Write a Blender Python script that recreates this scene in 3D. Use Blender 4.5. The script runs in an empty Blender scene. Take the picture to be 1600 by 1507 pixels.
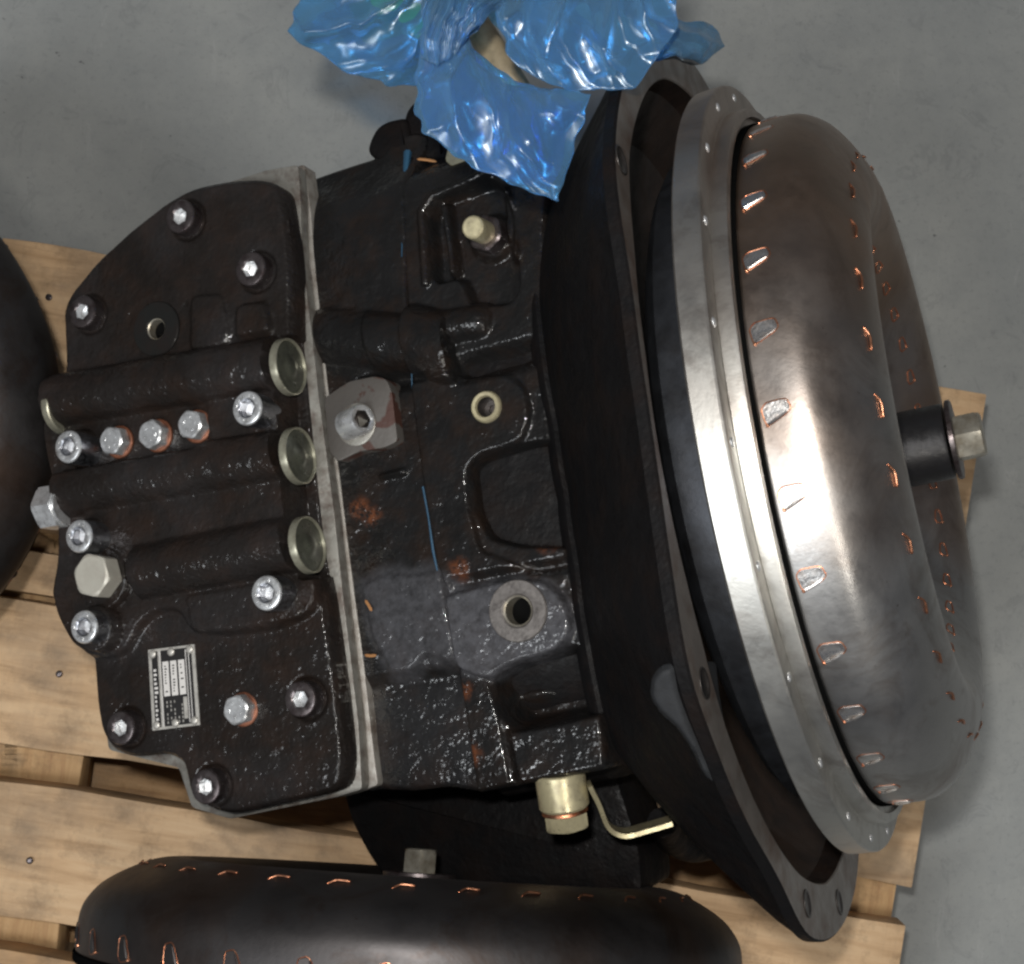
import bpy, bmesh, math, random
import numpy as np
from mathutils import Matrix, Vector
random.seed(7); RNG = np.random.RandomState(11)
SC = bpy.context.scene
COL = SC.collection
S = 0.00035                       # metres per unit (about one photograph pixel at the axis height)

# ------------------------------------------------------------------ camera
CAM_H = 2100.0; PX, PY = 803.0, 883.0
cam = bpy.data.cameras.new('camera'); camo = bpy.data.objects.new('camera', cam); COL.objects.link(camo)
camo.location = (0, 0, CAM_H * S)
cam.sensor_width = 36.0; cam.lens = CAM_H / 1600.0 * 36.0
cam.shift_x = (800 - PX) / 1600.0; cam.shift_y = (PY - 753.5) / 1600.0
cam.clip_start = 0.01; cam.clip_end = 50
SC.camera = camo

# ------------------------------------------------------------------ light
world = bpy.data.worlds.new('World'); SC.world = world; world.use_nodes = True
bg = world.node_tree.nodes['Background']
bg.inputs[0].default_value = (0.80, 0.83, 0.90, 1); bg.inputs[1].default_value = 0.135

def area(name, loc, target, sx, sy, power, col):
    l = bpy.data.lights.new(name, 'AREA'); l.shape = 'RECTANGLE'; l.size = sx; l.size_y = sy
    l.energy = power; l.color = col
    o = bpy.data.objects.new(name, l); COL.objects.link(o); o.location = loc
    d = Vector(target) - Vector(loc); o.rotation_euler = d.to_track_quat('-Z', 'Y').to_euler()
    return o
area('window_light', (-1.25, -0.80, 2.2), (0.05, 0, 0), 0.42, 1.15, 33, (0.93, 0.97, 1.0))
area('ceiling_light', (0.62, -0.80, 2.5), (0.1, 0, 0), 0.22, 1.0, 17, (1.0, 0.96, 0.88))
area('flash_light', (-0.03, 0.06, 0.78), (0, 0, 0), 0.03, 0.02, 5.0, (1.0, 0.98, 0.94))

SC.view_settings.view_transform = 'Standard'; SC.view_settings.look = 'None'
SC.view_settings.exposure = 0.0; SC.view_settings.gamma = 1.0
SC.cycles.use_denoising = True
try: SC.cycles.pixel_filter_type = 'BLACKMAN_HARRIS'; SC.cycles.filter_width = 2.5
except Exception: pass
SC.cycles.max_bounces = 8; SC.cycles.transparent_max_bounces = 16

# ------------------------------------------------------------------ geometry frame of the machine
phi, TT, ROLL = math.radians(11.1), math.radians(22.7), 0.13
E1 = np.array([math.cos(phi)*math.cos(TT), math.sin(phi)*math.cos(TT), math.sin(TT)])
_h = np.array([math.sin(phi), -math.cos(phi), 0]); _n = np.cross(_h, E1); _n /= np.linalg.norm(_n)
E2 = math.cos(ROLL)*_h + math.sin(ROLL)*_n; E3 = math.cos(ROLL)*_n - math.sin(ROLL)*_h
O = np.array([1235.3 - PX, PY - 740.1, 0.0]); CAMP = np.array([0, 0, CAM_H])
ZP = -622.0                       # pallet top
ZF = -1010.0                      # floor

def ray(x, y): return np.array([x - PX, PY - y, -CAM_H])
def pick(x, y, w):                # where the sight line meets the machine plane at height w
    d = ray(x, y); t = (w - (CAMP - O) @ E3) / (d @ E3); P = CAMP + t*d - O
    return np.array([P @ E1, P @ E2])
def picku(x, y, u):
    d = ray(x, y); t = (u - (CAMP - O) @ E1) / (d @ E1); P = CAMP + t*d - O
    return np.array([P @ E2, P @ E3])
def at(x, y, z): s = (CAM_H - z)/CAM_H; return np.array([(x-PX)*s, (PY-y)*s, z])
def L(u, v, w): return O + u*E1 + v*E2 + w*E3
def LL(a):                        # (N,3) local -> world
    a = np.asarray(a, float); return O + a[:, :1]*E1 + a[:, 1:2]*E2 + a[:, 2:3]*E3
MROT = Matrix(((E1[0], -E2[0], E3[0]), (E1[1], -E2[1], E3[1]), (E1[2], -E2[2], E3[2])))

# ------------------------------------------------------------------ object helpers
WLOC = {}
def register(o, parent, loc, rot=None):
    COL.objects.link(o)
    if parent is not None:
        o.parent = parent
        ploc, prot = WLOC[parent.name]
        l = prot.inverted() @ (Vector(loc) - ploc); r = prot.inverted() @ (rot or Matrix.Identity(3))
    else:
        l = Vector(loc); r = rot or Matrix.Identity(3)
    o.location = l; o.rotation_euler = r.to_euler()
    WLOC[o.name] = (Vector(loc), rot.copy() if rot else Matrix.Identity(3))
    return o
def tag(o, label=None, cat=None, group=None, kind=None):
    if label: o['label'] = label
    if cat: o['category'] = cat
    if group: o['group'] = group
    if kind: o['kind'] = kind
    return o
def root(name, P, label, cat, group=None, rot=None):
    o = bpy.data.objects.new(name, None); o.empty_display_size = .02
    register(o, None, Vector(np.asarray(P)*S), rot); return tag(o, label, cat, group)
def mesh(verts, faces, mats, smooth=True, fm=None, angle=None):
    me = bpy.data.meshes.new('m'); me.from_pydata([tuple(map(float, v)) for v in verts], [], [tuple(map(int, f)) for f in faces])
    for m in (mats if isinstance(mats, (list, tuple)) else [mats]): me.materials.append(m)
    if fm is not None: me.polygons.foreach_set('material_index', np.asarray(fm, np.int32))
    bm = bmesh.new(); bm.from_mesh(me)
    bmesh.ops.recalc_face_normals(bm, faces=bm.faces); bm.to_mesh(me); bm.free()
    me.polygons.foreach_set('use_smooth', [smooth]*len(me.polygons))
    if smooth and angle is not None:
        try: me.set_sharp_from_angle(angle=math.radians(angle))
        except Exception: pass
    me.update(); return me
def wobj(name, verts, faces, mats, parent=None, origin=None, smooth=True, fm=None, angle=35):
    """mesh given in world units; stored about an origin (default: parent's place or first vertex mean)"""
    V = np.asarray(verts, float)
    if origin is None:
        origin = np.array(WLOC[parent.name][0])/S if parent is not None else V.mean(0)
    prot = WLOC[parent.name][1] if parent is not None else Matrix.Identity(3)
    R = np.array(prot)
    Vl = (V - origin) @ R * S
    me = mesh(Vl, faces, mats, smooth, fm, angle); me.name = name
    o = bpy.data.objects.new(name, me); register(o, parent, Vector(origin*S), prot); return o
def inst(name, me, parent, P, rot=None):
    o = bpy.data.objects.new(name, me); register(o, parent, Vector(np.asarray(P)*S), rot); return o

# ---------- shape builders returning (verts, faces) in local units
def lathe(prof, n=48, cap0=True, cap1=True, a0=0, a1=2*math.pi):
    V, F = [], []; full = abs(a1-a0-2*math.pi) < 1e-6
    for z, r in prof:
        for k in range(n):
            a = a0 + (a1-a0)*k/(n if full else n-1); V.append((r*math.cos(a), r*math.sin(a), z))
    for i in range(len(prof)-1):
        for k in range(n if full else n-1):
            k2 = (k+1) % n; F.append((i*n+k, i*n+k2, (i+1)*n+k2, (i+1)*n+k))
    if cap0: F.append(tuple(range(n))[::-1])
    if cap1: F.append(tuple((len(prof)-1)*n+k for k in range(n)))
    return V, F
def join(*parts):
    V, F, M = [], [], []
    for p in parts:
        v, f = p[0], p[1]; m = p[2] if len(p) > 2 else 0; b = len(V)
        V += [tuple(x) for x in v]; F += [tuple(i+b for i in g) for g in f]; M += [m]*len(f)
    return V, F, M
def box(x0, x1, y0, y1, z0, z1):
    V = [(x, y, z) for z in (z0, z1) for y in (y0, y1) for x in (x0, x1)]
    return V, [(0, 1, 3, 2), (4, 5, 7, 6), (0, 1, 5, 4), (2, 3, 7, 6), (0, 2, 6, 4), (1, 3, 7, 5)]
def hexr(a, r):                   # radius of a hexagon (corner radius r) at angle a
    b = (a % (math.pi/3)) - math.pi/6; return r*math.cos(math.pi/6)/math.cos(b)
def rings(rs, n=48, cap0=True, cap1=True):
    """rs: list of (z, function angle->radius)"""
    V, F = [], []
    for z, fr in rs:
        for k in range(n):
            a = 2*math.pi*k/n; r = fr(a); V.append((r*math.cos(a), r*math.sin(a), z))
    for i in range(len(rs)-1):
        for k in range(n): F.append((i*n+k, i*n+(k+1) % n, (i+1)*n+(k+1) % n, (i+1)*n+k))
    if cap0: F.append(tuple(range(n))[::-1])
    if cap1: F.append(tuple((len(rs)-1)*n+k for k in range(n)))
    return V, F
def c_(r): return lambda a: r
def h_(r, ph=0): return lambda a: hexr(a+ph, r)
def hc_(r, rc, ph=0): return lambda a: min(hexr(a+ph, r), rc)
def tube(P, r, n=8, closed=False):
    P = np.asarray(P, float); m = len(P); V, F = [], []
    for i in range(m):
        a = P[(i-1) % m] if (closed or i > 0) else P[i]; b = P[(i+1) % m] if (closed or i < m-1) else P[i]
        t = b-a; t /= np.linalg.norm(t)+1e-9
        q = np.cross(t, [0.13, 0.31, 0.94]); q /= np.linalg.norm(q)+1e-9; s = np.cross(t, q)
        rr = r[i] if hasattr(r, '__len__') else r
        for k in range(n):
            c = 2*math.pi*k/n; V.append(P[i]+rr*(q*math.cos(c)+s*math.sin(c)))
    for i in range(m if closed else m-1):
        for k in range(n): F.append((i*n+k, i*n+(k+1) % n, ((i+1) % m)*n+(k+1) % n, ((i+1) % m)*n+k))
    if not closed: F += [tuple(range(n)), tuple((m-1)*n+k for k in range(n))]
    return V, F
def xf(vf, M, t):                 # verts @ columns
    M = np.asarray(M, float); V = np.asarray(vf[0], float); return (V @ M.T + np.asarray(t), vf[1]) + tuple(vf[2:])
FR = np.array([E1, -E2, E3]).T    # local bolt frame -> world
AX = np.array([E3, E2, E1]).T     # lathe z -> machine axis ; x -> e3

def catmull(P, n=8, closed=False):
    P = np.asarray(P, float); m = len(P); out = []
    for i in range(m if closed else m-1):
        p0 = P[(i-1) % m] if closed or i > 0 else P[i]; p1 = P[i]; p2 = P[(i+1) % m]
        p3 = P[(i+2) % m] if closed or i < m-2 else p2
        for k in range(n):
            t = k/n; out.append(.5*((2*p1)+(-p0+p2)*t+(2*p0-5*p1+4*p2-p3)*t*t+(-p0+3*p1-3*p2+p3)*t**3))
    if not closed: out.append(P[-1])
    return np.array(out)
def fillet(P, r, n=5):
    P = np.asarray(P, float); out = []; m = len(P)
    for i in range(m):
        a, b, c = P[i-1], P[i], P[(i+1) % m]; ri = r[i] if hasattr(r, '__len__') else r
        da, dc = a-b, c-b; la, lc = np.linalg.norm(da), np.linalg.norm(dc)
        d = min(ri, la*.48, lc*.48); p, q = b+da/la*d, b+dc/lc*d
        for k in range(n+1):
            t = k/n; out.append((1-t)**2*p+2*t*(1-t)*b+t*t*q)
    return np.array(out)
def sdf(poly, X, Y):
    P = np.asarray(poly, float); x = X.ravel(); y = Y.ravel(); d = np.full(x.shape, 1e18); ins = np.zeros(x.shape, bool)
    for i in range(len(P)):
        a = P[i-1]; b = P[i]; e = b-a; L2 = e@e+1e-12
        t = np.clip(((x-a[0])*e[0]+(y-a[1])*e[1])/L2, 0, 1)
        d = np.minimum(d, (x-a[0]-t*e[0])**2+(y-a[1]-t*e[1])**2)
        c = (a[1] > y) != (b[1] > y)
        if abs(e[1]) > 1e-12: ins ^= c & (x < a[0]+(y-a[1])*e[0]/e[1])
    d = np.sqrt(d); return np.where(ins, -d, d).reshape(X.shape)
def sdist(a, b, X, Y):            # distance to a segment
    a = np.asarray(a); b = np.asarray(b); e = b-a
    t = np.clip(((X-a[0])*e[0]+(Y-a[1])*e[1])/(e@e), 0, 1); return np.hypot(X-a[0]-t*e[0], Y-a[1]-t*e[1]), t
def pdist(P, X, Y):
    d = None
    for i in range(len(P)-1):
        q = sdist(P[i], P[i+1], X, Y)[0]; d = q if d is None else np.minimum(d, q)
    return d
def smooth(x): x = np.clip(x, 0, 1); return x*x*(3-2*x)
def inside(d, w=8): return smooth((-d+w/2)/w)
def smax(a, b, k=8): h = np.clip(.5+.5*(a-b)/k, 0, 1); return b*(1-h)+a*h+k*h*(1-h)
def vnoise(X, Y, sc, seed=0):
    r = np.random.RandomState(seed); T = r.rand(64, 64)
    x = X/sc; y = Y/sc; i = np.floor(x).astype(int); j = np.floor(y).astype(int); f = x-i; g = y-j
    f = f*f*(3-2*f); g = g*g*(3-2*g)
    A = T[i % 64, j % 64]; B = T[(i+1) % 64, j % 64]; C = T[i % 64, (j+1) % 64]; Dd = T[(i+1) % 64, (j+1) % 64]
    return (A*(1-f)+B*f)*(1-g)+(C*(1-f)+Dd*f)*g-.5
def PK(pts, w, r=None, n=4):
    P = np.array([pick(x, y, w) for x, y in pts]); return fillet(P, r, n) if r else P

def heightfield(name, poly, step, fh, wb, mat, parent, attrs=None):
    P = np.asarray(poly); u = np.arange(P[:, 0].min()-2*step, P[:, 0].max()+2*step, step); v = np.arange(P[:, 1].min()-2*step, P[:, 1].max()+2*step, step)
    U, V = np.meshgrid(u, v, indexing='ij'); d = sdf(P, U, V)
    gu, gv = np.gradient(d, step); mk = d < step*.75
    sh = mk & (d > -step*.35); U = np.where(sh, U-d*gu, U); V = np.where(sh, V-d*gv, V); d2 = np.where(sh, 0, d)
    H = fh(U, V, d2)
    nu, nv = U.shape; idx = np.arange(nu*nv).reshape(nu, nv)
    ok = mk[:-1, :-1] & mk[1:, :-1] & mk[1:, 1:] & mk[:-1, 1:]
    F = np.stack([idx[:-1, :-1][ok], idx[1:, :-1][ok], idx[1:, 1:][ok], idx[:-1, 1:][ok]], 1)
    used = np.unique(F); re = -np.ones(nu*nv, int); re[used] = np.arange(len(used)); F = re[F]
    pts = np.stack([U.ravel()[used], V.ravel()[used], H.ravel()[used]], 1)
    E = np.concatenate([F[:, [0, 1]], F[:, [1, 2]], F[:, [2, 3]], F[:, [3, 0]]]); N = len(pts)
    code = E[:, 0]*N+E[:, 1]; rev = E[:, 1]*N+E[:, 0]; B = E[~np.isin(code, rev)]
    bv = np.unique(B); mp = {b: N+i for i, b in enumerate(bv)}
    low = pts[bv].copy(); low[:, 2] = wb; pts2 = np.concatenate([pts, low])
    sk = [(b, a, mp[a], mp[b]) for a, b in B]
    faces = [tuple(f) for f in F]+sk
    o = wobj(name, LL(pts2), faces, mat, parent, angle=62)
    if attrs:
        A = attrs(pts2[:, 0], pts2[:, 1])
        for nm, val in A.items():
            at_ = o.data.attributes.new(nm, 'FLOAT', 'POINT'); at_.data.foreach_set('value', np.asarray(val, np.float32))
    return o
def prism(name, poly, w0, w1, mat, parent, bev=2.5, n=2):
    """outline in (u,v), top at w1 with a rounded edge, down to w0"""
    P = np.asarray(poly); m = len(P)
    A = .5*np.sum(P[:, 0]*np.roll(P[:, 1], -1)-np.roll(P[:, 0], -1)*P[:, 1])
    t = np.roll(P, -1, 0)-np.roll(P, 1, 0); t /= np.linalg.norm(t, axis=1)[:, None]+1e-9
    nr = np.stack([t[:, 1], -t[:, 0]], 1)*(1 if A > 0 else -1)
    V = [np.c_[P, np.full(m, w0)]]
    for k in range(n+1):
        a = math.pi/2*k/n; V.append(np.c_[P-nr*bev*(1-math.cos(a)), np.full(m, w1-bev+bev*math.sin(a))])
    V = np.concatenate(V); F = []
    for i in range(n+1):
        for k in range(m): F.append((i*m+k, i*m+(k+1) % m, (i+1)*m+(k+1) % m, (i+1)*m+k))
    F += [tuple((n+1)*m+k for k in range(m)), tuple(range(m))[::-1]]
    return wobj(name, LL(V), F, mat, parent, angle=30)

# ------------------------------------------------------------------ materials
def mat(name, base, rough=.5, metal=0., **kw):
    m = bpy.data.materials.new(name); m.use_nodes = True; nt = m.node_tree; p = nt.nodes['Principled BSDF']
    p.inputs['Base Color'].default_value = (*base, 1); p.inputs['Roughness'].default_value = rough; p.inputs['Metallic'].default_value = metal
    for k, v in kw.items(): p.inputs[k.replace('_', ' ')].default_value = v
    return m, nt, p
def N(nt, t, **kw):
    n = nt.nodes.new(t)
    for k, v in kw.items(): setattr(n, k, v)
    return n
def noise(nt, period, detail=4, rough=.55, vec=None, dist=0):
    n = N(nt, 'ShaderNodeTexNoise'); n.inputs['Scale'].default_value = 1/(period*S); n.inputs['Detail'].default_value = detail
    n.inputs['Roughness'].default_value = rough; n.inputs['Distortion'].default_value = dist
    if vec is None:
        tc = nt.nodes.get('TC') or N(nt, 'ShaderNodeTexCoord'); tc.name = 'TC'; vec = tc.outputs['Object']
    nt.links.new(vec, n.inputs['Vector']); return n.outputs['Fac']
def ramp(nt, src, stops):
    r = N(nt, 'ShaderNodeValToRGB'); e = r.color_ramp.elements
    while len(e) < len(stops): e.new(.5)
    for i, (p, c) in enumerate(stops):
        e[i].position = p; e[i].color = (*c, 1) if hasattr(c, '__len__') else (c, c, c, 1)
    nt.links.new(src, r.inputs[0]); return r.outputs[0]
def mixc(nt, f, a, b):
    n = N(nt, 'ShaderNodeMix', data_type='RGBA')
    for sock, val in ((n.inputs[0], f), (n.inputs[6], a), (n.inputs[7], b)):
        if hasattr(val, 'links') or hasattr(val, 'is_linked'): nt.links.new(val, sock)
        elif hasattr(val, '__len__'): sock.default_value = (*val, 1)
        else: sock.default_value = val
    return n.outputs[2]
def bump(nt, p, src, dist, strength=1., prev=None):
    b = N(nt, 'ShaderNodeBump'); b.inputs['Distance'].default_value = dist*S; b.inputs['Strength'].default_value = strength
    nt.links.new(src, b.inputs['Height'])
    if prev is not None: nt.links.new(prev, b.inputs['Normal'])
    nt.links.new(b.outputs[0], p.inputs['Normal']); return b.outputs[0]
def mapped(nt, scale, src='Object', rot=(0, 0, 0)):
    tc = nt.nodes.get('TC') or N(nt, 'ShaderNodeTexCoord'); tc.name = 'TC'
    m = N(nt, 'ShaderNodeMapping'); m.inputs['Scale'].default_value = scale; m.inputs['Rotation'].default_value = rot
    nt.links.new(tc.outputs[src], m.inputs['Vector']); return m.outputs[0]

def cast(name, base, rust, rlo=.25, rhi=.5, bd=1.65, period=8, coat=.85, attr=False, spec=.06, crough=.07):
    m, nt, p = mat(name, base, .4); p.inputs['Specular IOR Level'].default_value = spec
    p.inputs['Coat Weight'].default_value = coat; p.inputs['Coat Roughness'].default_value = crough
    a = noise(nt, 60, 5, .6); c = mixc(nt, ramp(nt, a, [(.45, 0), (.68, 1)]), base, rust)
    rr = ramp(nt, noise(nt, 25, 4), [(.35, rlo), (.7, rhi)])
    if attr:
        w = N(nt, 'ShaderNodeAttribute', attribute_name='wear'); r = N(nt, 'ShaderNodeAttribute', attribute_name='rust')
        f1 = noise(nt, 14, 6, .7)
        mw = N(nt, 'ShaderNodeMath', operation='MULTIPLY'); nt.links.new(w.outputs['Fac'], mw.inputs[0]); nt.links.new(ramp(nt, f1, [(.3, .35), (.6, 1)]), mw.inputs[1])
        c = mixc(nt, mw.outputs[0], c, (.060, .060, .066))
        mr = N(nt, 'ShaderNodeMath', operation='MULTIPLY'); nt.links.new(r.outputs['Fac'], mr.inputs[0]); nt.links.new(ramp(nt, f1, [(.42, 0), (.58, 1)]), mr.inputs[1])
        c = mixc(nt, mr.outputs[0], c, (.10, .033, .013))
        rr = mixc(nt, mw.outputs[0], rr, (.55, .55, .55))
    nt.links.new(c, p.inputs['Base Color']); nt.links.new(rr, p.inputs['Roughness'])
    b1 = bump(nt, p, noise(nt, period, 2, .5), bd)
    b2 = bump(nt, p, noise(nt, period*2.6, 2, .5), bd*1.8, 1., b1)
    b2 = bump(nt, p, noise(nt, 60, 2, .5), 3, .5, b2)
    nt.links.new(b2, p.inputs['Coat Normal'])
    nt.links.new(ramp(nt, noise(nt, 95, 4, .6), [(.38, coat*.25), (.62, coat)]), p.inputs['Coat Weight'])
    nt.links.new(ramp(nt, noise(nt, 50, 3, .6), [(.35, crough*.8), (.7, crough*2.4)]), p.inputs['Coat Roughness'])
    return m
M = {}
M['cast'] = cast('black_cast_paint', (.0075, .0072, .0072), (.013, .0085, .0065), .34, .6, attr=True)
M['cover'] = cast('cover_cast_paint', (.0105, .0085, .0075), (.0165, .0105, .008), .40, .62, 1.75, 7.5, .70, attr=True, crough=.09)
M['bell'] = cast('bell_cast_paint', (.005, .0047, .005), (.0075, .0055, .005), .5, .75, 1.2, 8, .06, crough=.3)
M['smooth_black'] = cast('smooth_black_pad', (.012, .012, .0115), (.014, .011, .010), .35, .5, .5, 20, .1)

def metal(name, base, rough, stain=None, per=40, bd=.4, bper=6, mt=1.0, lo=.45, hi=.7, rvar=.12):
    m, nt, p = mat(name, base, rough, mt)
    if stain:
        nt.links.new(mixc(nt, ramp(nt, noise(nt, per, 6, .65), [(lo, 0), (hi, 1)]), base, stain), p.inputs['Base Color'])
    nt.links.new(ramp(nt, noise(nt, per*.6, 5, .6), [(.3, max(.05, rough-rvar)), (.75, rough+rvar)]), p.inputs['Roughness'])
    if bd: bump(nt, p, noise(nt, bper, 4, .6), bd)
    return m
M['machined'] = metal('machined_grey_face', (.25, .24, .215), .46, (.11, .085, .07), 26, .5, 5, .55)
M['machined2'] = metal('spacer_grey_face', (.32, .30, .27), .48, (.13, .10, .08), 34, .4, 6, .5)
M['zinc'] = metal('bright_zinc', (.68, .69, .70), .34, (.36, .36, .36), 14, .15, 7, .75)
M['zinc_shade'] = metal('shaded_zinc', (.36, .37, .40), .36, (.22, .22, .24), 12, .25, 3, 1.0)  # darker zinc paints the shade on head sides and socket walls
M['oxide'] = metal('black_oxide_steel', (.10, .085, .085), .34, (.05, .035, .035), 16, .3, 4, .8)
M['nickel'] = metal('dull_nickel', (.46, .44, .38), .42, (.38, .35, .30), 30, .1, 8, .35)
M['brass'] = metal('yellow_zinc', (.55, .49, .31), .36, (.38, .33, .22), 18, .15, 7, .6)
M['copper_dull'] = metal('dull_copper', (.20, .075, .04), .5, (.09, .035, .02), 14, .4, 4, .5)
M['copper'] = metal('braze_copper', (.52, .24, .14), .40, (.45, .12, .05), 14, .4, 4)
M['dish'] = metal('olive_cap_face', (.075, .078, .060), .34, (.03, .03, .025), 30, .1, 8, .4)
M['tab'] = metal('tab_steel', (.74, .72, .70), .32, (.40, .34, .30), 14, .4, 5)
M['hub'] = metal('hub_black', (.020, .019, .020), .40, (.02, .02, .022), 20, .3, 5, .5)
M['blue'] = mat('blue_sealant', (.010, .052, .10), .6)[0]
M['dark'] = mat('shade_black', (.004, .004, .004), 1.0, Specular_IOR_Level=0.)[0]  # black puts the shade of gaps and hole floors into the colour
M['rubber'] = metal('rear_shell_steel', (.045, .048, .055), .48, (.028, .028, .03), 50, .3, 8, .8)
M['hole'] = metal('bore_wall', (.10, .09, .085), .4, None, 40, .2, 6, .9)
M['nut'] = metal('dull_hub_bolt', (.46, .43, .36), .38, (.26, .22, .16), 26, .15, 8, .8)

# heat tinted converter steel: tint follows the metal itself (radial/axial position and noise), in object space
def steel(name, silver, brown, lo, hi, r0=.20, r1=.38, bias=None):
    m, nt, p = mat(name, silver, .3, 1.0)
    a = noise(nt, 420, 3, .5, dist=.6); f = a
    if bias is not None:
        tc = nt.nodes['TC']; sx = N(nt, 'ShaderNodeVectorMath', operation='DOT_PRODUCT'); sx.inputs[1].default_value = tuple(np.asarray(bias)/S)
        nt.links.new(tc.outputs['Object'], sx.inputs[0]); ad = N(nt, 'ShaderNodeMath', operation='ADD')
        nt.links.new(a, ad.inputs[0]); nt.links.new(sx.outputs['Value'], ad.inputs[1]); f = ad.outputs[0]
    c = mixc(nt, ramp(nt, f, [(lo, 0), (hi, 1)]), silver, brown)
    c = mixc(nt, ramp(nt, noise(nt, 45, 6, .7), [(.55, 0), (.8, .5)]), c, tuple(x*.45 for x in silver))
    c = mixc(nt, ramp(nt, noise(nt, 130, 5, .7, None, 1.2), [(.50, 0), (.66, .45)]), c, tuple(x*.55 for x in brown))
    c = mixc(nt, ramp(nt, noise(nt, 9, 3, .6), [(.70, 0), (.76, .6)]), c, tuple(x*.4 for x in brown))
    nt.links.new(c, p.inputs['Base Color'])
    nt.links.new(ramp(nt, noise(nt, 90, 6, .65), [(.3, r0), (.72, r1)]), p.inputs['Roughness'])
    b = bump(nt, p, noise(nt, 9, 4, .6), .25); bump(nt, p, noise(nt, 200, 2, .5), 3, .5, b)
    return m
M['steel'] = steel('heat_tinted_steel', (.40, .39, .38), (.28, .20, .15), .36, .68, .30, .52, bias=-E2*.0010)
M['steel_shaded'] = steel('shaded_dark_steel', (.075, .07, .07), (.09, .05, .03), .45, .7, .42, .6)  # same steel painted darker to stand for dark reflections
M['ring'] = steel('turned_ring_steel', (.50, .49, .46), (.36, .30, .26), .42, .72, .36, .52, bias=-E2*.0006)
M['bellface'] = metal('bell_machined_face', (.20, .18, .165), .42, (.12, .075, .055), 70, .5, 8, .6)

def wood(name, c1, c2, c3, axis_rot):
    m, nt, p = mat(name, c1, .62); p.inputs['Specular IOR Level'].default_value = .25
    mp = mapped(nt, (1, 9, 9), rot=(0, 0, 0))
    g = noise(nt, 260, 8, .62, mp, .4); c = ramp(nt, g, [(.28, c3), (.5, c1), (.72, c2)])
    st = noise(nt, 85, 7, .72); c = mixc(nt, ramp(nt, st, [(.50, 0), (.74, .8)]), c, tuple(x*.36 for x in c1))
    big = noise(nt, 330, 5, .65); c = mixc(nt, ramp(nt, big, [(.50, 0), (.70, .65)]), c, (.18, .135, .095))
    sm = mapped(nt, (9, .35, 1), rot=(0, 0, .05)); c = mixc(nt, ramp(nt, noise(nt, 70, 5, .7, sm), [(.55, 0), (.75, .16)]), c, (.12, .10, .085))
    mp2 = mapped(nt, (14, 1.2, 1)); sp = noise(nt, 60, 4, .6, mp2); c = mixc(nt, ramp(nt, sp, [(.62, 0), (.78, .14)]), c, tuple(x*.5 for x in c1))
    mp3 = mapped(nt, (.25, 1, 1)); vo = N(nt, 'ShaderNodeTexVoronoi'); vo.inputs['Scale'].default_value = 1/(430*S); nt.links.new(mp3, vo.inputs['Vector'])
    c = mixc(nt, ramp(nt, vo.outputs['Distance'], [(.0, 1), (.035, .8), (.06, 0)]), c, (.07, .035, .015))
    nt.links.new(c, p.inputs['Base Color'])
    b = bump(nt, p, g, 5, .7); bump(nt, p, noise(nt, 10, 5, .7), 1.6, .8, b)
    return m
M['wood'] = [wood('pine_board_a', (.49, .325, .185), (.57, .40, .24), (.33, .205, .105), 0), wood('pine_board_b', (.42, .255, .125), (.50, .32, .17), (.27, .15, .07), 0)]
M['wood_dark'] = wood('pine_bearer', (.40, .25, .12), (.48, .31, .16), (.28, .15, .07), 0)

m, nt, p = mat('painted_concrete', (.2, .2, .2), .55); p.inputs['Specular IOR Level'].default_value = .3
c = ramp(nt, noise(nt, 420, 7, .62), [(.3, (.235, .244, .240)), (.5, (.265, .272, .264)), (.7, (.298, .302, .288))])
c = mixc(nt, ramp(nt, noise(nt, 70, 8, .75), [(.45, 0), (.75, .45)]), c, (.19, .198, .20))
c = mixc(nt, ramp(nt, noise(nt, 14, 3, .8), [(.55, 0), (.8, .45)]), c, (.12, .12, .13))
c = mixc(nt, ramp(nt, noise(nt, 190, 4, .6, None, 2.5), [(.60, 0), (.64, .22), (.67, 0)]), c, (.12, .125, .13))
c = mixc(nt, ramp(nt, noise(nt, 300, 6, .75, mapped(nt, (7, 1, 1), rot=(0, 0, 1.1)), .6), [(.62, 0), (.66, .3), (.69, 0)]), c, (.36, .36, .35))
c = mixc(nt, ramp(nt, noise(nt, 26, 2, .5), [(.74, 0), (.78, .8)]), c, (.09, .09, .095))
mps = mapped(nt, (1, 9, 1), rot=(0, 0, .6)); c = mixc(nt, ramp(nt, noise(nt, 500, 6, .7, mps, 1.2), [(.66, 0), (.72, .35), (.75, 0)]), c, (.11, .11, .115))
nt.links.new(c, p.inputs['Base Color']); bump(nt, p, noise(nt, 30, 8, .7), 2.0, .7); M['floor'] = m

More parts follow.
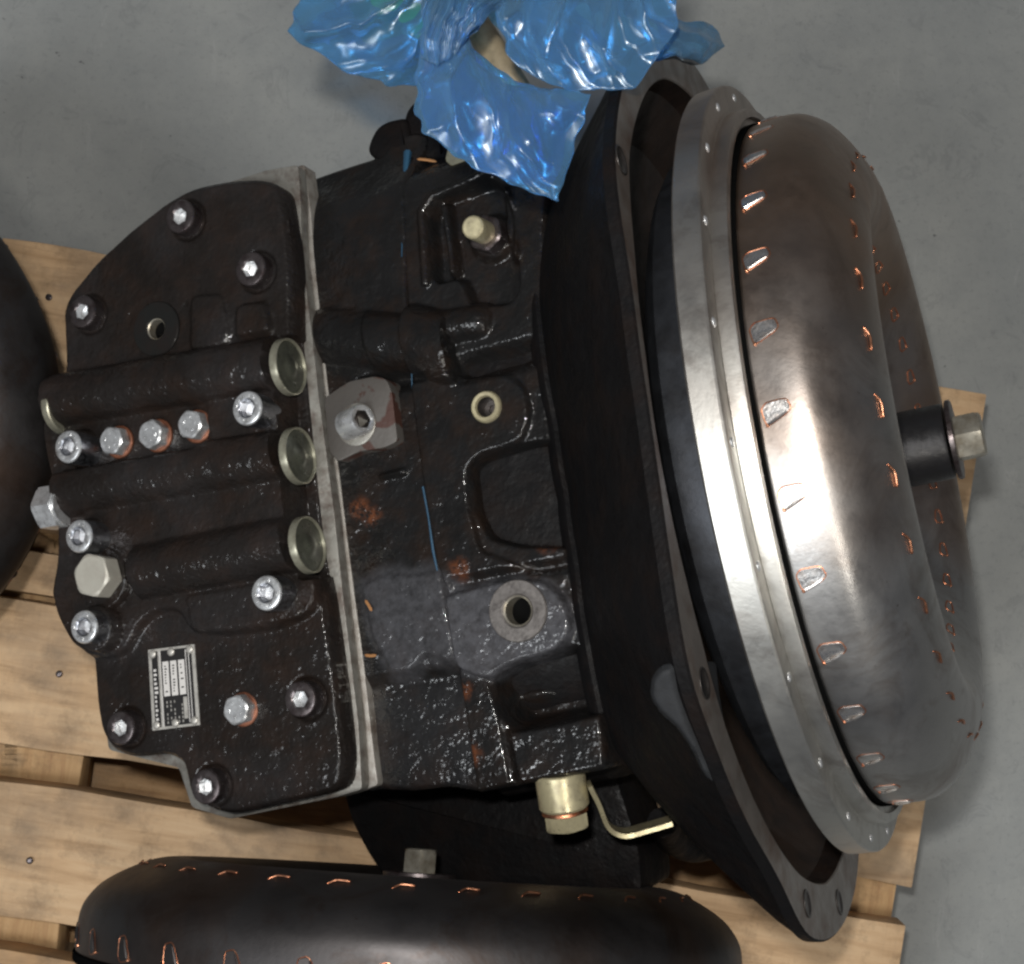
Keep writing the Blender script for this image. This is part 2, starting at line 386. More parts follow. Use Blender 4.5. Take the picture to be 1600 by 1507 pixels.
# ------------------------------------------------------------------ floor and pallet
fv = [(-9000, -9000, ZF), (9000, -9000, ZF), (9000, 9000, ZF), (-9000, 9000, ZF)]
fl = wobj('floor', fv, [(0, 1, 2, 3)], M['floor'], None, np.array([0, 0, ZF]), smooth=False); tag(fl, kind='structure', label='grey painted concrete workshop floor')
PA = math.radians(-9.0); pdir = np.array([math.cos(PA), math.sin(PA), 0]); qdir = np.array([math.sin(PA), -math.cos(PA), 0])
PROT = Matrix(((pdir[0], -qdir[0], 0), (pdir[1], -qdir[1], 0), (0, 0, 1)))
c0 = at(1545, 620, ZP); p_right = float(c0@pdir)
def qof(y): return float(at(100, y, ZP)@qdir)
pal = root('pallet', at(700, 1000, ZF), 'unpainted pine pallet carrying the black transmission on the grey floor', 'pallet', rot=PROT)
def board_mesh(Lx, Ly, Lz, seed, bev=4):
    r = np.random.RandomState(seed); bm = bmesh.new(); nx = 24
    v, f = box(-Lx/2, Lx/2, -Ly/2, Ly/2, -Lz, 0); vs = [bm.verts.new(Vector(a)*S) for a in v]
    for g in f: bm.faces.new([vs[i] for i in g])
    bmesh.ops.recalc_face_normals(bm, faces=bm.faces)
    long = [e for e in bm.edges if abs((e.verts[0].co-e.verts[1].co).x) > Lx*S*.5]
    bmesh.ops.subdivide_edges(bm, edges=long, cuts=nx, use_grid_fill=True)
    for q in bm.verts:
        x = q.co.x/S
        q.co.y += S*(3.5*math.sin(x/170+seed)+1.5*math.sin(x/47+seed*2)+r.uniform(-.8, .8))
        q.co.z += S*(1.5*math.sin(x/260+seed*1.7))
    ed = [e for e in bm.edges if not e.is_boundary and len(e.link_faces) == 2 and e.calc_face_angle(0) > 1.2]
    bmesh.ops.bevel(bm, geom=ed, offset=bev*S, segments=2, profile=.6, affect='EDGES')
    me = bpy.data.meshes.new('board'); bm.to_mesh(me); bm.free()
    me.polygons.foreach_set('use_smooth', [True]*len(me.polygons)); me.set_sharp_from_angle(angle=math.radians(40)); return me
p_left = p_right-2020
rows = [(388, 612, 0), (668, 836, 1), (868, 934, 0), (947, 1176, 0), (1236, 1449, 0), (1503, 1720, 1)]
rows = [(qof(a), qof(b), k) for a, b, k in rows]
BT = 62
for i, (qa, qb, k) in enumerate(rows):
    me = board_mesh(2020+(i % 3)*14, qb-qa, BT, i+1); me.materials.append(M['wood'][k])
    C = pdir*((p_left+p_right)/2+(i % 2)*7-4)+qdir*(qa+qb)/2+np.array([0, 0, ZP-(i % 3)*2]); inst('deck_board', me, pal, C, PROT)
q0, q1 = rows[0][0], rows[-1][1]
def bearer(px_right_edge_p, width, z_top, h, nm='bearer'):
    me = board_mesh(q1-q0-6, width, h, 9, 5); me.materials.append(M['wood_dark'])
    R = PROT @ Matrix.Rotation(math.pi/2, 3, 'Z')
    inst(nm, me, pal, pdir*(px_right_edge_p-width/2)+qdir*(q0+q1)/2+np.array([0, 0, z_top]), R)
pl = float(at(134, 1190, ZP-70)@pdir)
for pr, wd in ((p_left+200, 196), (pl, 260), ((pl+p_right)/2+130, 260), (p_right-4, 200)):
    bearer(pr, wd, ZP-BT-4, 60, 'cross_board')
    bearer(pr-(wd-150)/2, 150, ZP-BT-66, 262, 'light_block_stringer')  # full-length stringers added to block light under the deck
for j, qq in enumerate((q0+80, q0+330, (q0+q1)/2, qof(1120), qof(1300), qof(1470))):
    me = board_mesh(2010, 220, 56, 40+j, 4); me.materials.append(M['wood'][1])
    inst('shade_base_board', me, pal, pdir*(p_left+p_right)/2+qdir*qq+np.array([0, 0, ZF+58]), PROT)  # base boards, with extra rows added to darken the deck gaps
# nails on the boards, over the bearers
nm = mesh(*[np.array(lathe([(0, 7), (1.4, 7), (2.2, 4)], 12)[0])*S, lathe([(0, 7), (1.4, 7), (2.2, 4)], 12)[1]], M['oxide'])
for (qa, qb, k) in rows:
    for pp in (pl-60, pl-200, p_right-50, p_right-150):
        inst('nail', nm, pal, pdir*pp+qdir*(qa+(qb-qa)*random.uniform(.3, .7))+np.array([0, 0, ZP+1]), PROT)

# ------------------------------------------------------------------ the transmission
tr = root('transmission', L(-500, 0, -330), 'black cast transmission with a bulging steel torque converter, lying on the pallet', 'transmission')

# --- cover plate (valve body side)
WC = 300.
cover_px = [(405, 279), (437, 288), (447, 345), (455, 420), (456, 520), (463, 600), (475, 720), (490, 860), (505, 925), (516, 1000), (528, 1090), (538, 1190), (532, 1232), (505, 1243), (440, 1256), (362, 1274),
            (322, 1262), (296, 1244), (290, 1212), (284, 1190), (262, 1178), (206, 1184), (172, 1170), (157, 1143), (150, 1100), (144, 1022), (118, 1008), (98, 970), (86, 925), (97, 880), (97, 830), (96, 800), (90, 760), (78, 712), (72, 660), (74, 612), (102, 588), (99, 520), (97, 486), (108, 460), (150, 408), (200, 362), (262, 312), (300, 293), (360, 281)]
cover_uv = fillet(np.array([pick(x, y, WC) for x, y in cover_px]), 26, 4)
ribs = [((76, 626), (436, 566), 41), ((92, 768), (452, 706), 41), ((212, 894), (468, 846), 41)]
ribL = [(pick(*a, WC+25), pick(*b, WC+25), r) for a, b, r in ribs]
vb_px = [(78, 592), (430, 528), (448, 600), (470, 740), (496, 925), (486, 958), (430, 982), (345, 992), (296, 988), (278, 950), (236, 958), (212, 985), (202, 1014), (170, 1030), (120, 1022), (70, 930), (80, 800), (60, 700)]
vb = PK(vb_px, WC+14, 22)
web = PK([(140, 770), (462, 728), (480, 835), (180, 885), (120, 850)], WC+22, 12)
padA = PK([(322, 628), (438, 607), (452, 672), (330, 690)], WC+20, 10)
padB = PK([(290, 932), (452, 905), (470, 965), (352, 984), (300, 984)], WC+20, 10)
notch = PK([(85, 668), (300, 632), (330, 690), (320, 702), (90, 742)], WC+12, 12)
recess = PK([(196, 505), (214, 472), (262, 458), (290, 463), (296, 500), (290, 540), (258, 557), (215, 548)], WC, 18)
lump = PK([(296, 462), (345, 458), (357, 520), (350, 540), (294, 548)], WC+10, 14)
ridge = PK([(368, 478), (415, 470), (424, 520), (366, 528)], WC+10, 12)
bossb = [(130, 980, 42, 42), (142, 902, 56, 30), (105, 698, 36, 30), (122, 838, 36, 34), (415, 927, 40, 20), (385, 638, 38, 20)]
endz = PK([(441, 531), (500, 518), (510, 600), (520, 720), (535, 860), (538, 898), (482, 906), (464, 800), (453, 680), (445, 600)], WC-10, 4)
def carve(H, U, V, x, y, w, r, dep=44):
    c = pick(x, y, w); return H-dep*smooth((r+3-np.hypot(U-c[0], V-c[1]))/5)
def h_cover(U, V, d):
    H = np.full(U.shape, WC)
    H = H+16*inside(sdf(vb, U, V), 14)
    H = smax(H, WC+26*inside(sdf(web, U, V), 16), 6)
    for a, b, r in ribL:
        dd, t = sdist(a, b, U, V); z = WC+6+r*np.sqrt(np.clip(1-(dd/(r+6))**2, 0, 1))*1.12
        e = (b-a)/np.linalg.norm(b-a); tt = (U-a[0])*e[0]+(V-a[1])*e[1]; cut = smooth((np.linalg.norm(b-a)+3-tt)/5)*smooth((tt+3)/5)
        H = smax(H, np.where(dd < r+6, z, WC-50)*cut+(WC-50)*(1-cut), 9)
    for P in (padA, padB): m = inside(sdf(P, U, V), 8); H = H*(1-m)+(WC+20)*m
    m = inside(sdf(notch, U, V), 10); H = H*(1-m)+(WC+13)*m
    m = inside(sdf(recess, U, V), 6); H = H*(1-m)+(WC-3)*m
    H = smax(H, WC+9*inside(sdf(lump, U, V), 12), 3); H = smax(H, WC+14*inside(sdf(ridge, U, V), 14), 3)
    m = inside(sdf(endz, U, V), 6); H = H*(1-m)+(WC-37)*m
    for x, y, r, hh in bossb:
        c = pick(x+16, y+2, WC+hh); q = np.hypot(U-c[0], V-c[1]); H = smax(H, WC-70+(hh+70)*smooth((r+6-q)/12), 5)
    for x, y in ((280, 338), (390, 420), (127, 487), (187, 1138), (468, 1093), (320, 1230)):
        c = pick(x, y, WC+24); q = np.hypot(U-c[0], V-c[1]); H = H-7*smooth((38-q)/8)
    H = carve(H, U, V, 243, 514, WC-1, 19)
    H += vnoise(U, V, 60, 1)*2.5+vnoise(U, V, 17, 2)*.9
    return H-10*(1-smooth(-d/10))**2*1.0
def a_zero(u, v): return {'wear': u*0, 'rust': u*0}
def a_cover(u, v):
    w = np.clip(vnoise(u, v, 90, 5)+.1, 0, 1)*.25; return {'wear': w, 'rust': u*0}
cov = heightfield('cover_plate', cover_uv, 2.6, h_cover, WC-44, M['cover'], tr, a_cover)

# --- spacer plates (bare grey) under the cover
sp1 = [(418, 266), (466, 258), (470, 310), (472, 400), (492, 560), (497, 610), (522, 800), (536, 930), (547, 1020), (560, 1130), (566, 1234), (525, 1246), (360, 1280), (300, 1262), (280, 1200), (170, 1172), (150, 1010), (120, 830), (110, 600), (110, 475), (280, 310)]
prism('gasket_plate', PK(sp1, WC-42, 8), WC-64, WC-41, M['machined'], tr, 1.5)
sp2 = [(420, 272), (474, 256), (484, 330), (490, 410), (510, 600), (532, 770), (552, 930), (566, 1030), (578, 1140), (589, 1228), (540, 1244), (372, 1276), (310, 1262), (290, 1200), (180, 1172), (160, 1010), (130, 830), (125, 600), (130, 475), (290, 315)]
prism('spacer_plate', PK(sp2, WC-64, 6), WC-100, WC-66.5, M['machined2'], tr, 1.5)
o = wobj('sealant_bead', *tube(LL([[*pick(x, y, WC-40), WC-40] for x, y in ((521, 1000), (530, 1060), (538, 1120), (545, 1185))]), 2.2, 6), M['blue'], tr)

# --- front housing
WH = 232.
fh_px = [(455, 262), (520, 240), (574, 222), (582, 198), (622, 186), (640, 190), (632, 260), (634, 330), (636, 466), (650, 560), (655, 620), (672, 740), (692, 890), (716, 1010), (730, 1060), (745, 1206), (747, 1240), (690, 1232), (640, 1238), (582, 1236), (560, 1240), (520, 900), (480, 500)]
fh_uv = fillet(np.array([pick(x, y, WH) for x, y in fh_px]), 10, 3)
tA, tB = pick(505, 522, WH+8), pick(742, 548, WH+8)
worn = PK([(562, 915), (600, 898), (650, 900), (690, 890), (712, 1020), (700, 1035), (665, 1020), (640, 1055), (610, 1050), (585, 1000)], WH+6, 12)
def h_front(U, V, d):
    H = np.full(U.shape, WH)
    vt = pick(560, 240, WH)[1]
    H -= 60*smooth((vt+160-V)/190)**2
    dd, t = sdist(tA, tB, U, V); r = 52
    ex = smooth((U-pick(576, 520, WH)[0])/6)
    H = smax(H, np.where(dd < r, WH-26+(r*1.0+7*ex)*np.sqrt(np.clip(1-(dd/r)**2, 0, 1)), WH-60), 10)
    e = pick(600, 600, WH); H -= 22*smooth(1-np.abs(V-e[1])/26)*smooth((U-pick(600, 600, WH)[0]+60)/30)
    H += 7*inside(sdf(worn, U, V), 14)
    sl = pick(640, 1040, WH); H -= 16*smooth((V-sl[1])/30)
    H += 9*smooth(1-np.abs(V-pick(600, 745, WH)[1])/9)*smooth((U-pick(590, 745, WH)[0])/10)*smooth((pick(640, 745, WH)[0]-U)/10)
    H += vnoise(U, V, 70, 3)*5+vnoise(U, V, 22, 4)*1.6
    return H-8*(1-smooth(-d/8))**2
def a_front(u, v):
    w = inside(sdf(worn, u, v)+(vnoise(u, v, 18, 31)-.5)*16, 34)*.8; rp = [(562, 795, 16), (582, 808, 14), (518, 800, 10)]; r = u*0
    for x, y, q in rp: c = pick(x, y, WH); r = np.maximum(r, smooth((q+10-np.hypot(u-c[0], v-c[1]))/20))
    st = smooth((v-pick(600, 1050, WH)[1])/60)*.10
    return {'wear': np.maximum(w*.9, st), 'rust': r}
heightfield('intermediate_housing', fh_uv, 2.8, h_front, 60, M['cast'], tr, a_front)
seam = [(615, 222), (619, 309), (625, 400), (626, 466), (632, 520), (640, 560), (641, 606), (650, 710), (658, 760), (667, 810), (674, 860), (683, 904)]
sr = [4.5, 2.6, 1.4, 1.2, 1.8, 1.4, .9, 2.2, 2.4, 2.8, 3, 1.5]
SB = LL([[*pick(x, y, WH+8), WH+(-40 if i < 1 else -14 if i < 2 else 2)] for i, (x, y) in enumerate(seam)])
sr = [6.5, 1.6, .8, .8, 1.0, 1.0, .8, 1.2, 1.6, 1.3, 2.2, 1.0]
for a, b in ((0, 3), (4, 7), (8, 12)): wobj('sealant_bead', *tube(SB[a:b], sr[a:b], 6), M['blue'], tr)

# --- rear housing
rh_px = [(640, 150), (720, 150), (830, 200), (860, 260), (850, 330), (850, 470), (855, 640), (868, 760), (885, 870), (905, 960), (928, 1050), (945, 1140), (948, 1202), (925, 1206), (850, 1220), (742, 1240), (738, 1200), (706, 1010), (685, 905), (667, 810), (650, 710), (640, 600), (634, 500), (626, 400), (620, 300), (618, 230)]
rh_uv = fillet(np.array([pick(x, y, WH) for x, y in rh_px]), 8, 3)
K = lambda pts, r=10, w=WH+6: PK(pts, w, r)
rgA = [K([(662, 440), (655, 330), (672, 304), (714, 288), (758, 266)], None)]
pock1 = K([(668, 330), (690, 305), (765, 278), (790, 300), (800, 340), (805, 450), (790, 470), (735, 475), (716, 430), (675, 440)], 14)
rdgB = K([(688, 320), (700, 420)], None); rdgC = K([(786, 300), (799, 395)], None)
bosC = pick(756, 364, WH+6)
upl = K([(636, 598), (700, 586), (795, 586), (820, 608), (826, 655), (812, 690), (745, 712), (728, 735), (732, 795), (750, 862), (800, 880), (845, 900), (700, 925), (680, 880), (655, 720)], 14)
pock2 = K([(736, 732), (752, 718), (826, 694), (868, 690), (884, 852), (806, 850), (762, 838), (744, 800)], 14)
blk = K([(757, 752), (775, 738), (842, 712), (856, 800), (862, 850), (780, 830), (766, 806)], 10, WH-16)
pad3 = K([(694, 932), (786, 908), (850, 908), (880, 935), (893, 975), (888, 1000), (850, 1028), (795, 1040), (768, 1062), (742, 1056), (712, 1042)], 14)
pock3 = K([(770, 1062), (800, 1042), (900, 1012), (925, 1070), (940, 1110), (870, 1128), (800, 1140), (778, 1110)], 14)
low1 = K([(716, 1045), (742, 1058), (760, 1066), (775, 1120), (795, 1228), (742, 1242)], 8)
low2 = K([(792, 1146), (870, 1132), (938, 1115), (952, 1208), (812, 1228)], 8)
tC, tD = pick(640, 528, WH+8), pick(704, 545, WH+8)
tE, tF = pick(690, 510, WH+8), pick(740, 500, WH+8)
def h_rear(U, V, d):
    H = np.full(U.shape, WH-4.)
    vt = pick(700, 215, WH)[1]; H -= 95*smooth((vt+90-V)/130)**2
    m = inside(sdf(pock1, U, V), 12); H -= 26*m
    H += 9*smooth((11-pdist(rgA[0], U, V))/9)
    H += 24*smooth((12-pdist(rdgB, U, V))/10)*m+20*smooth((14-pdist(rdgC, U, V))/11)
    H += 14*smooth((42-np.hypot(U-bosC[0], V-bosC[1]))/14)
    r = 60; dd, t = sdist(tC, tD, U, V); H = smax(H, np.where((dd < r), WH-26+(r+4)*np.sqrt(np.clip(1-(dd/r)**2, 0, 1)), WH-80)*smooth((tD[0]+4-U)/5)+(WH-80)*(1-smooth((tD[0]+4-U)/5)), 6)
    r = 34; dd, t = sdist(tE, tF, U, V); H = smax(H, np.where(dd < r, WH-30+r*1.3*np.sqrt(np.clip(1-(dd/r)**2, 0, 1)), WH-80), 6)
    e = pick(760, 568, WH); H -= 30*smooth(1-np.abs(V-e[1])/30)*smooth((U-pick(700, 560, WH)[0])/30)
    H += 10*inside(sdf(upl, U, V), 10)
    m = inside(sdf(pock2, U, V)+4, 24); H = H*(1-m)+(WH-90)*m
    H = smax(H, WH-90+56*inside(sdf(blk, U, V)-3, 18), 5)
    m = inside(sdf(pad3, U, V), 9); H = H*(1-m)+(WH+12)*m
    g = pick(700, 925, WH); H -= 14*smooth(1-np.abs(V-g[1]+8)/16)*smooth((U-g[0])/10)*(1-m)
    m = inside(sdf(pock3, U, V)+4, 26); H = H*(1-m)+(WH-76)*m
    cq = pick(830, 1085, WH-40); q = np.hypot((U-cq[0])/70, (V-cq[1])/24); H += 26*smooth(1-q)*m
    H += 6*inside(sdf(low1, U, V), 6)+10*inside(sdf(low2, U, V), 10)
    g = K([(793, 1146), (810, 1228)], None, WH); H -= 14*smooth((7-pdist(g, U, V))/6)
    H = carve(carve(H, U, V, 808, 955, WH+17, 22), U, V, 757, 635, WH+10, 15)
    H += vnoise(U, V, 60, 6)*4+vnoise(U, V, 20, 7)*1.5
    return H-8*(1-smooth(-d/8))**2
def a_rear(u, v):
    w = inside(sdf(pad3, u, v)+(vnoise(u, v, 18, 33)-.5)*8, 20)*.95; m = K([(640, 900), (712, 915), (720, 1045), (640, 1010)], 10); w = np.maximum(w, inside(sdf(m, u, v)+(vnoise(u, v, 18, 34)-.5)*16, 34)*.8)
    r = u*0
    for x, y, q in ((852, 845, 14), (720, 890, 14), (735, 1180, 16), (728, 1080, 10)): c = pick(x, y, WH); r = np.maximum(r, smooth((q+12-np.hypot(u-c[0], v-c[1]))/20)*.8)
    return {'wear': w, 'rust': r}
heightfield('clutch_housing', rh_uv, 2.6, h_rear, 40, M['cast'], tr, a_rear)

# bumps on the top edge of the housing, under the bag
prism('casting_boss', PK([(570, 236), (578, 212), (588, 196), (604, 187), (634, 181), (646, 250), (600, 262)], 175, 12), 20, 175, M['bell'], tr, 12, 4)
prism('casting_boss', PK([(626, 200), (632, 172), (646, 155), (690, 150), (700, 250), (640, 250)], 165, 12), 20, 165, M['bell'], tr, 12, 4)

# --- lower body mass below the top castings
def loftbox(name, secs, matx):    # secs: (u, v0, v1, w0, w1)
    V, F = [], []; n = 32
    for u, v0, v1, w0, w1 in secs:
        for k in range(n):
            a = 2*math.pi*k/n; c, s = math.cos(a), math.sin(a); e = .45
            V.append((u, (v0+v1)/2+(v1-v0)/2*math.copysign(abs(c)**e, c), (w0+w1)/2+(w1-w0)/2*math.copysign(abs(s)**e, s)))
    for i in range(len(secs)-1):
        for k in range(n): F.append((i*n+k, i*n+(k+1) % n, (i+1)*n+(k+1) % n, (i+1)*n+k))
    F += [tuple(range(n)), tuple((len(secs)-1)*n+k for k in range(n))]
    return wobj(name, LL(V), F, matx, tr)
loftbox('main_case', [(-1080, -300, 250, -213, 215), (-1060, -330, 280, -213, 222), (-700, -440, 330, -225, 222), (-300, -440, 350, -300, 200), (-250, -430, 350, -300, 180)], M['bell'])
prism('oil_sump', PK([(530, 1225), (546, 1285), (572, 1335), (615, 1400), (1005, 1400), (1000, 1330), (985, 1280), (960, 1200)], -60, 20), -215, -60, M['bell'], tr, 14)
loftbox('pump_casting', [(-520, 300, 420, -60, 150), (-505, 290, 436, -70, 160), (-330, 300, 430, -80, 150), (-300, 300, 400, -80, 140)], M['bell'])

# --- bell housing
def tabi(tbl, a):
    xs, ys = zip(*tbl); return np.interp(a, xs, ys)
RO = [(-180, 640), (-150, 640), (-120, 690), (-99, 722), (-90, 715), (-78, 691), (-60, 668), (-45, 650), (-33, 636), (-26, 605), (-19, 570), (-3, 552), (7, 560), (16, 584), (24, 617), (29, 640), (35, 630), (46, 636), (60, 640), (66, 655), (73, 698), (84, 706), (97, 710), (111, 706), (125, 670), (150, 640), (180, 640)]
RI = [(-180, 628), (-90, 636), (-73, 626), (-53, 603), (-39, 592), (-25, 555), (-10, 536), (8, 536), (20, 538), (28, 545), (40, 568), (50, 580), (64, 598), (74, 612), (90, 628), (180, 628)]
RB = [(-180, 300), (-120, 420), (-90, 450), (-65, 452), (-45, 330), (-25, 250), (0, 225), (25, 250), (45, 325), (62, 430), (75, 430), (90, 425), (120, 400), (180, 300)]
NA = 180; UF = -50.
M['bore'] = metal('bell_bore', (.035, .022, .017), .5, (.015, .012, .012), 60, .4, 8, .3)
def bell():
    V, F, FM = [], [], []; an = np.linspace(-180, 180, NA, endpoint=False)
    ro, ri, rb = (np.array([tabi(t, a) for a in an]) for t in (RO, RI, RB))
    k = np.array([.25, .5, .25])
    for _ in range(5): ro, rb = (np.convolve(np.r_[x[-1], x, x[0]], k, 'valid') for x in (ro, rb))
    ns = vnoise(an*1.0+400, an*0, 9, 8)*5
    rs = [(-318, rb-30, 0), (-300, rb, 0), (-292, rb+6, 0), (-286, rb+2, 0)]
    for t in (.2, .4, .6, .8, .95): rs.append((-286+(UF-34+286)*t, rb+(ro-16-rb)*(t**.8)+ns*math.sin(math.pi*t), 0))
    rs += [(UF-20, ro-6, 0), (UF-17, ro-1, 0), (UF-3, ro, 0), (UF, ro-3, 0), (UF+.01, ri+2, 1), (UF-2, ri, 1), (UF-34, ri-6, 2), (UF-100, np.minimum(ri-60, rb+(ro-16-rb)*.55**.8-26), 2), (-260, rb*.5+40, 2)]
    for u, r, m in rs:
        for a, q in zip(an, r): V.append((u, q*math.sin(math.radians(a)), q*math.cos(math.radians(a))))
    for i in range(len(rs)-1):
        for j in range(NA): F.append((i*NA+j, i*NA+(j+1) % NA, (i+1)*NA+(j+1) % NA, (i+1)*NA+j)); FM.append(rs[i+1][2])
    F.append(tuple(range(NA))[::-1]); FM.append(0)
    F.append(tuple((len(rs)-1)*NA+j for j in range(NA))); FM.append(2)
    return wobj('bell_housing', LL(V), F, [M['bell'], M['bellface'], M['bore']], tr, fm=FM, angle=28)
bellh = bell()
# flange bolt holes (dark countersunk sleeves set in the face) and lug bosses behind them
hole = mesh(*(lambda v: (np.array(v[0])*S, v[1]))(lathe([(-.5, 20), (.6, 20), (.6, 17), (-6, 14), (-6.5, .1)], 24, True, False)), M['hole'])
AXM = Matrix(((E3[0], E2[0], E1[0]), (E3[1], E2[1], E1[1]), (E3[2], E2[2], E1[2])))
if AXM.determinant() < 0: AXM = Matrix(((E3[0], -E2[0], E1[0]), (E3[1], -E2[1], E1[1]), (E3[2], -E2[2], E1[2])))
for x, y in ((971, 250), (1101, 1068), (1262, 1412), (1312, 1410), (1105, 200)):
    v, w = picku(x, y, UF+1); inst('bolt_hole', hole, bellh, L(UF+1, v, w), AXM)
M['lug'] = metal('worn_lug_paint', (.021, .022, .024), .7, (.016, .016, .017), 30, .9, 7, .0); M['lug'].node_tree.nodes['Principled BSDF'].inputs['Specular IOR Level'].default_value = .15
def lug(thd, r, half, dr, name='mounting_lug'):
    V, F = [], []; n = 20; us = [(-114, .74), (-106, .9), (-92, .98), (UF-18, 1.0)]
    for u, sc in us:
        for k in range(n):
            a = 2*math.pi*k/n; th = math.radians(thd+half*sc*math.cos(a)); rr = r+dr*sc*math.sin(a)*(.8 if math.sin(a) > 0 else 1.4)
            V.append((u, rr*math.sin(th), rr*math.cos(th)))
    for i in range(len(us)-1):
        for k in range(n): F.append((i*n+k, i*n+(k+1) % n, (i+1)*n+(k+1) % n, (i+1)*n+k))
    F += [tuple(range(n)), tuple((len(us)-1)*n+k for k in range(n))]
    return wobj(name, LL(V), F, M['lug'], bellh)
lugp = PK([(1078, 1034), (1052, 1038), (1034, 1058), (1027, 1088), (1038, 1116), (1058, 1136), (1072, 1166), (1082, 1204), (1090, 1228), (1100, 1240), (1108, 1228), (1102, 1186), (1090, 1130), (1082, 1080)], 500, 8)
lugp[:, 0] = np.minimum(lugp[:, 0], UF-9)
def h_lug(U, V, d): return np.sqrt(np.clip(632**2-V**2, 1, None))-18*(1-smooth(-d/14))**2+vnoise(U, V, 26, 41)*5
heightfield('mounting_lug', lugp, 3.0, h_lug, 380, M['lug'], bellh)

# --- torque converter (shared builder)
SHELL = [(66, 300), (66, 505), (67, 514), (71, 518.5), (86, 519.5), (110, 520), (132, 517), (150, 508), (168, 493), (183, 472), (196, 448), (206, 425), (212, 402), (213, 382), (208, 362), (198, 344), (184, 326), (168, 306), (150, 284), (136, 262), (128, 240), (124, 200), (124, 130), (128, 60), (128, 52)]
def tab_mesh(Lu, Wd, plate=True, fill='tab'):
    """D shaped blade tab: x along the axis, y tangential, z out"""
    q = np.array([(-21, -4), (-15, -14), (7, -20), (14, -20), (21, -7), (15, 2), (-6, 18), (-11, 19), (-15, 12)], float)
    P = fillet(q*[Lu/42, -Wd/40], 3, 3); P = np.c_[P, np.zeros(len(P))]; m = len(P); P[:, 2] = 1.2
    V = [tuple(p) for p in P]+[(p[0]*1.02, p[1]*1.02, -4) for p in P]
    F = [tuple(range(m))]+[(i, (i+1) % m, m+(i+1) % m, m+i) for i in range(m)]; parts = [(V, F, 0)] if plate else []
    tv, tf = tube(np.c_[P[:, :2]*1.10, np.full(m, -.1 if plate else .8)], 1.1 if plate else 1.5, 6, True); parts.append((tv, tf, 1))
    k = Lu/42; ky = Wd/40
    if plate: parts.append(tube([(-9*k, -18*ky, 2), (4*k, -9*ky, 2.6), (17*k, 2*ky, 2)], [1.8, 2.2, 1.6], 6)+(0,))
    bv, bf = lathe([(-1, 2.8), (2.0, 2.4), (3, 1.2)], 8); bv = [(x-11*k, y-21*ky, z) for x, y, z in bv]; parts.append((bv, bf, 1))
    V, F, FM = join(*parts); return mesh(np.array(V)*S, F, [M[fill], M['copper']], fm=FM, angle=40)
def fin_mesh(a, b, bend):
    P = [(-a*.5, 0, 1), (-a*.1, b*.05, 2), (a*.2, b*.2, 2), (a*.5, b*.5+bend, 1)]
    parts = [tube(catmull(P, 4), [1.]+[1.7]*6+[1.4]*5+[.8], 7)+(0,)]
    V, F, FM = join(*parts); return mesh(np.array(V)*S, F, [M['copper']], fm=FM)
TABD = tab_mesh(33, 30, True, 'steel_shaded')
TAB1, TAB2, TAB3 = tab_mesh(33, 30), fin_mesh(30, 12, 5), tab_mesh(24, 17, False)
def conv_mats(dark): return (M['steel_shaded'] if dark else M['steel'])
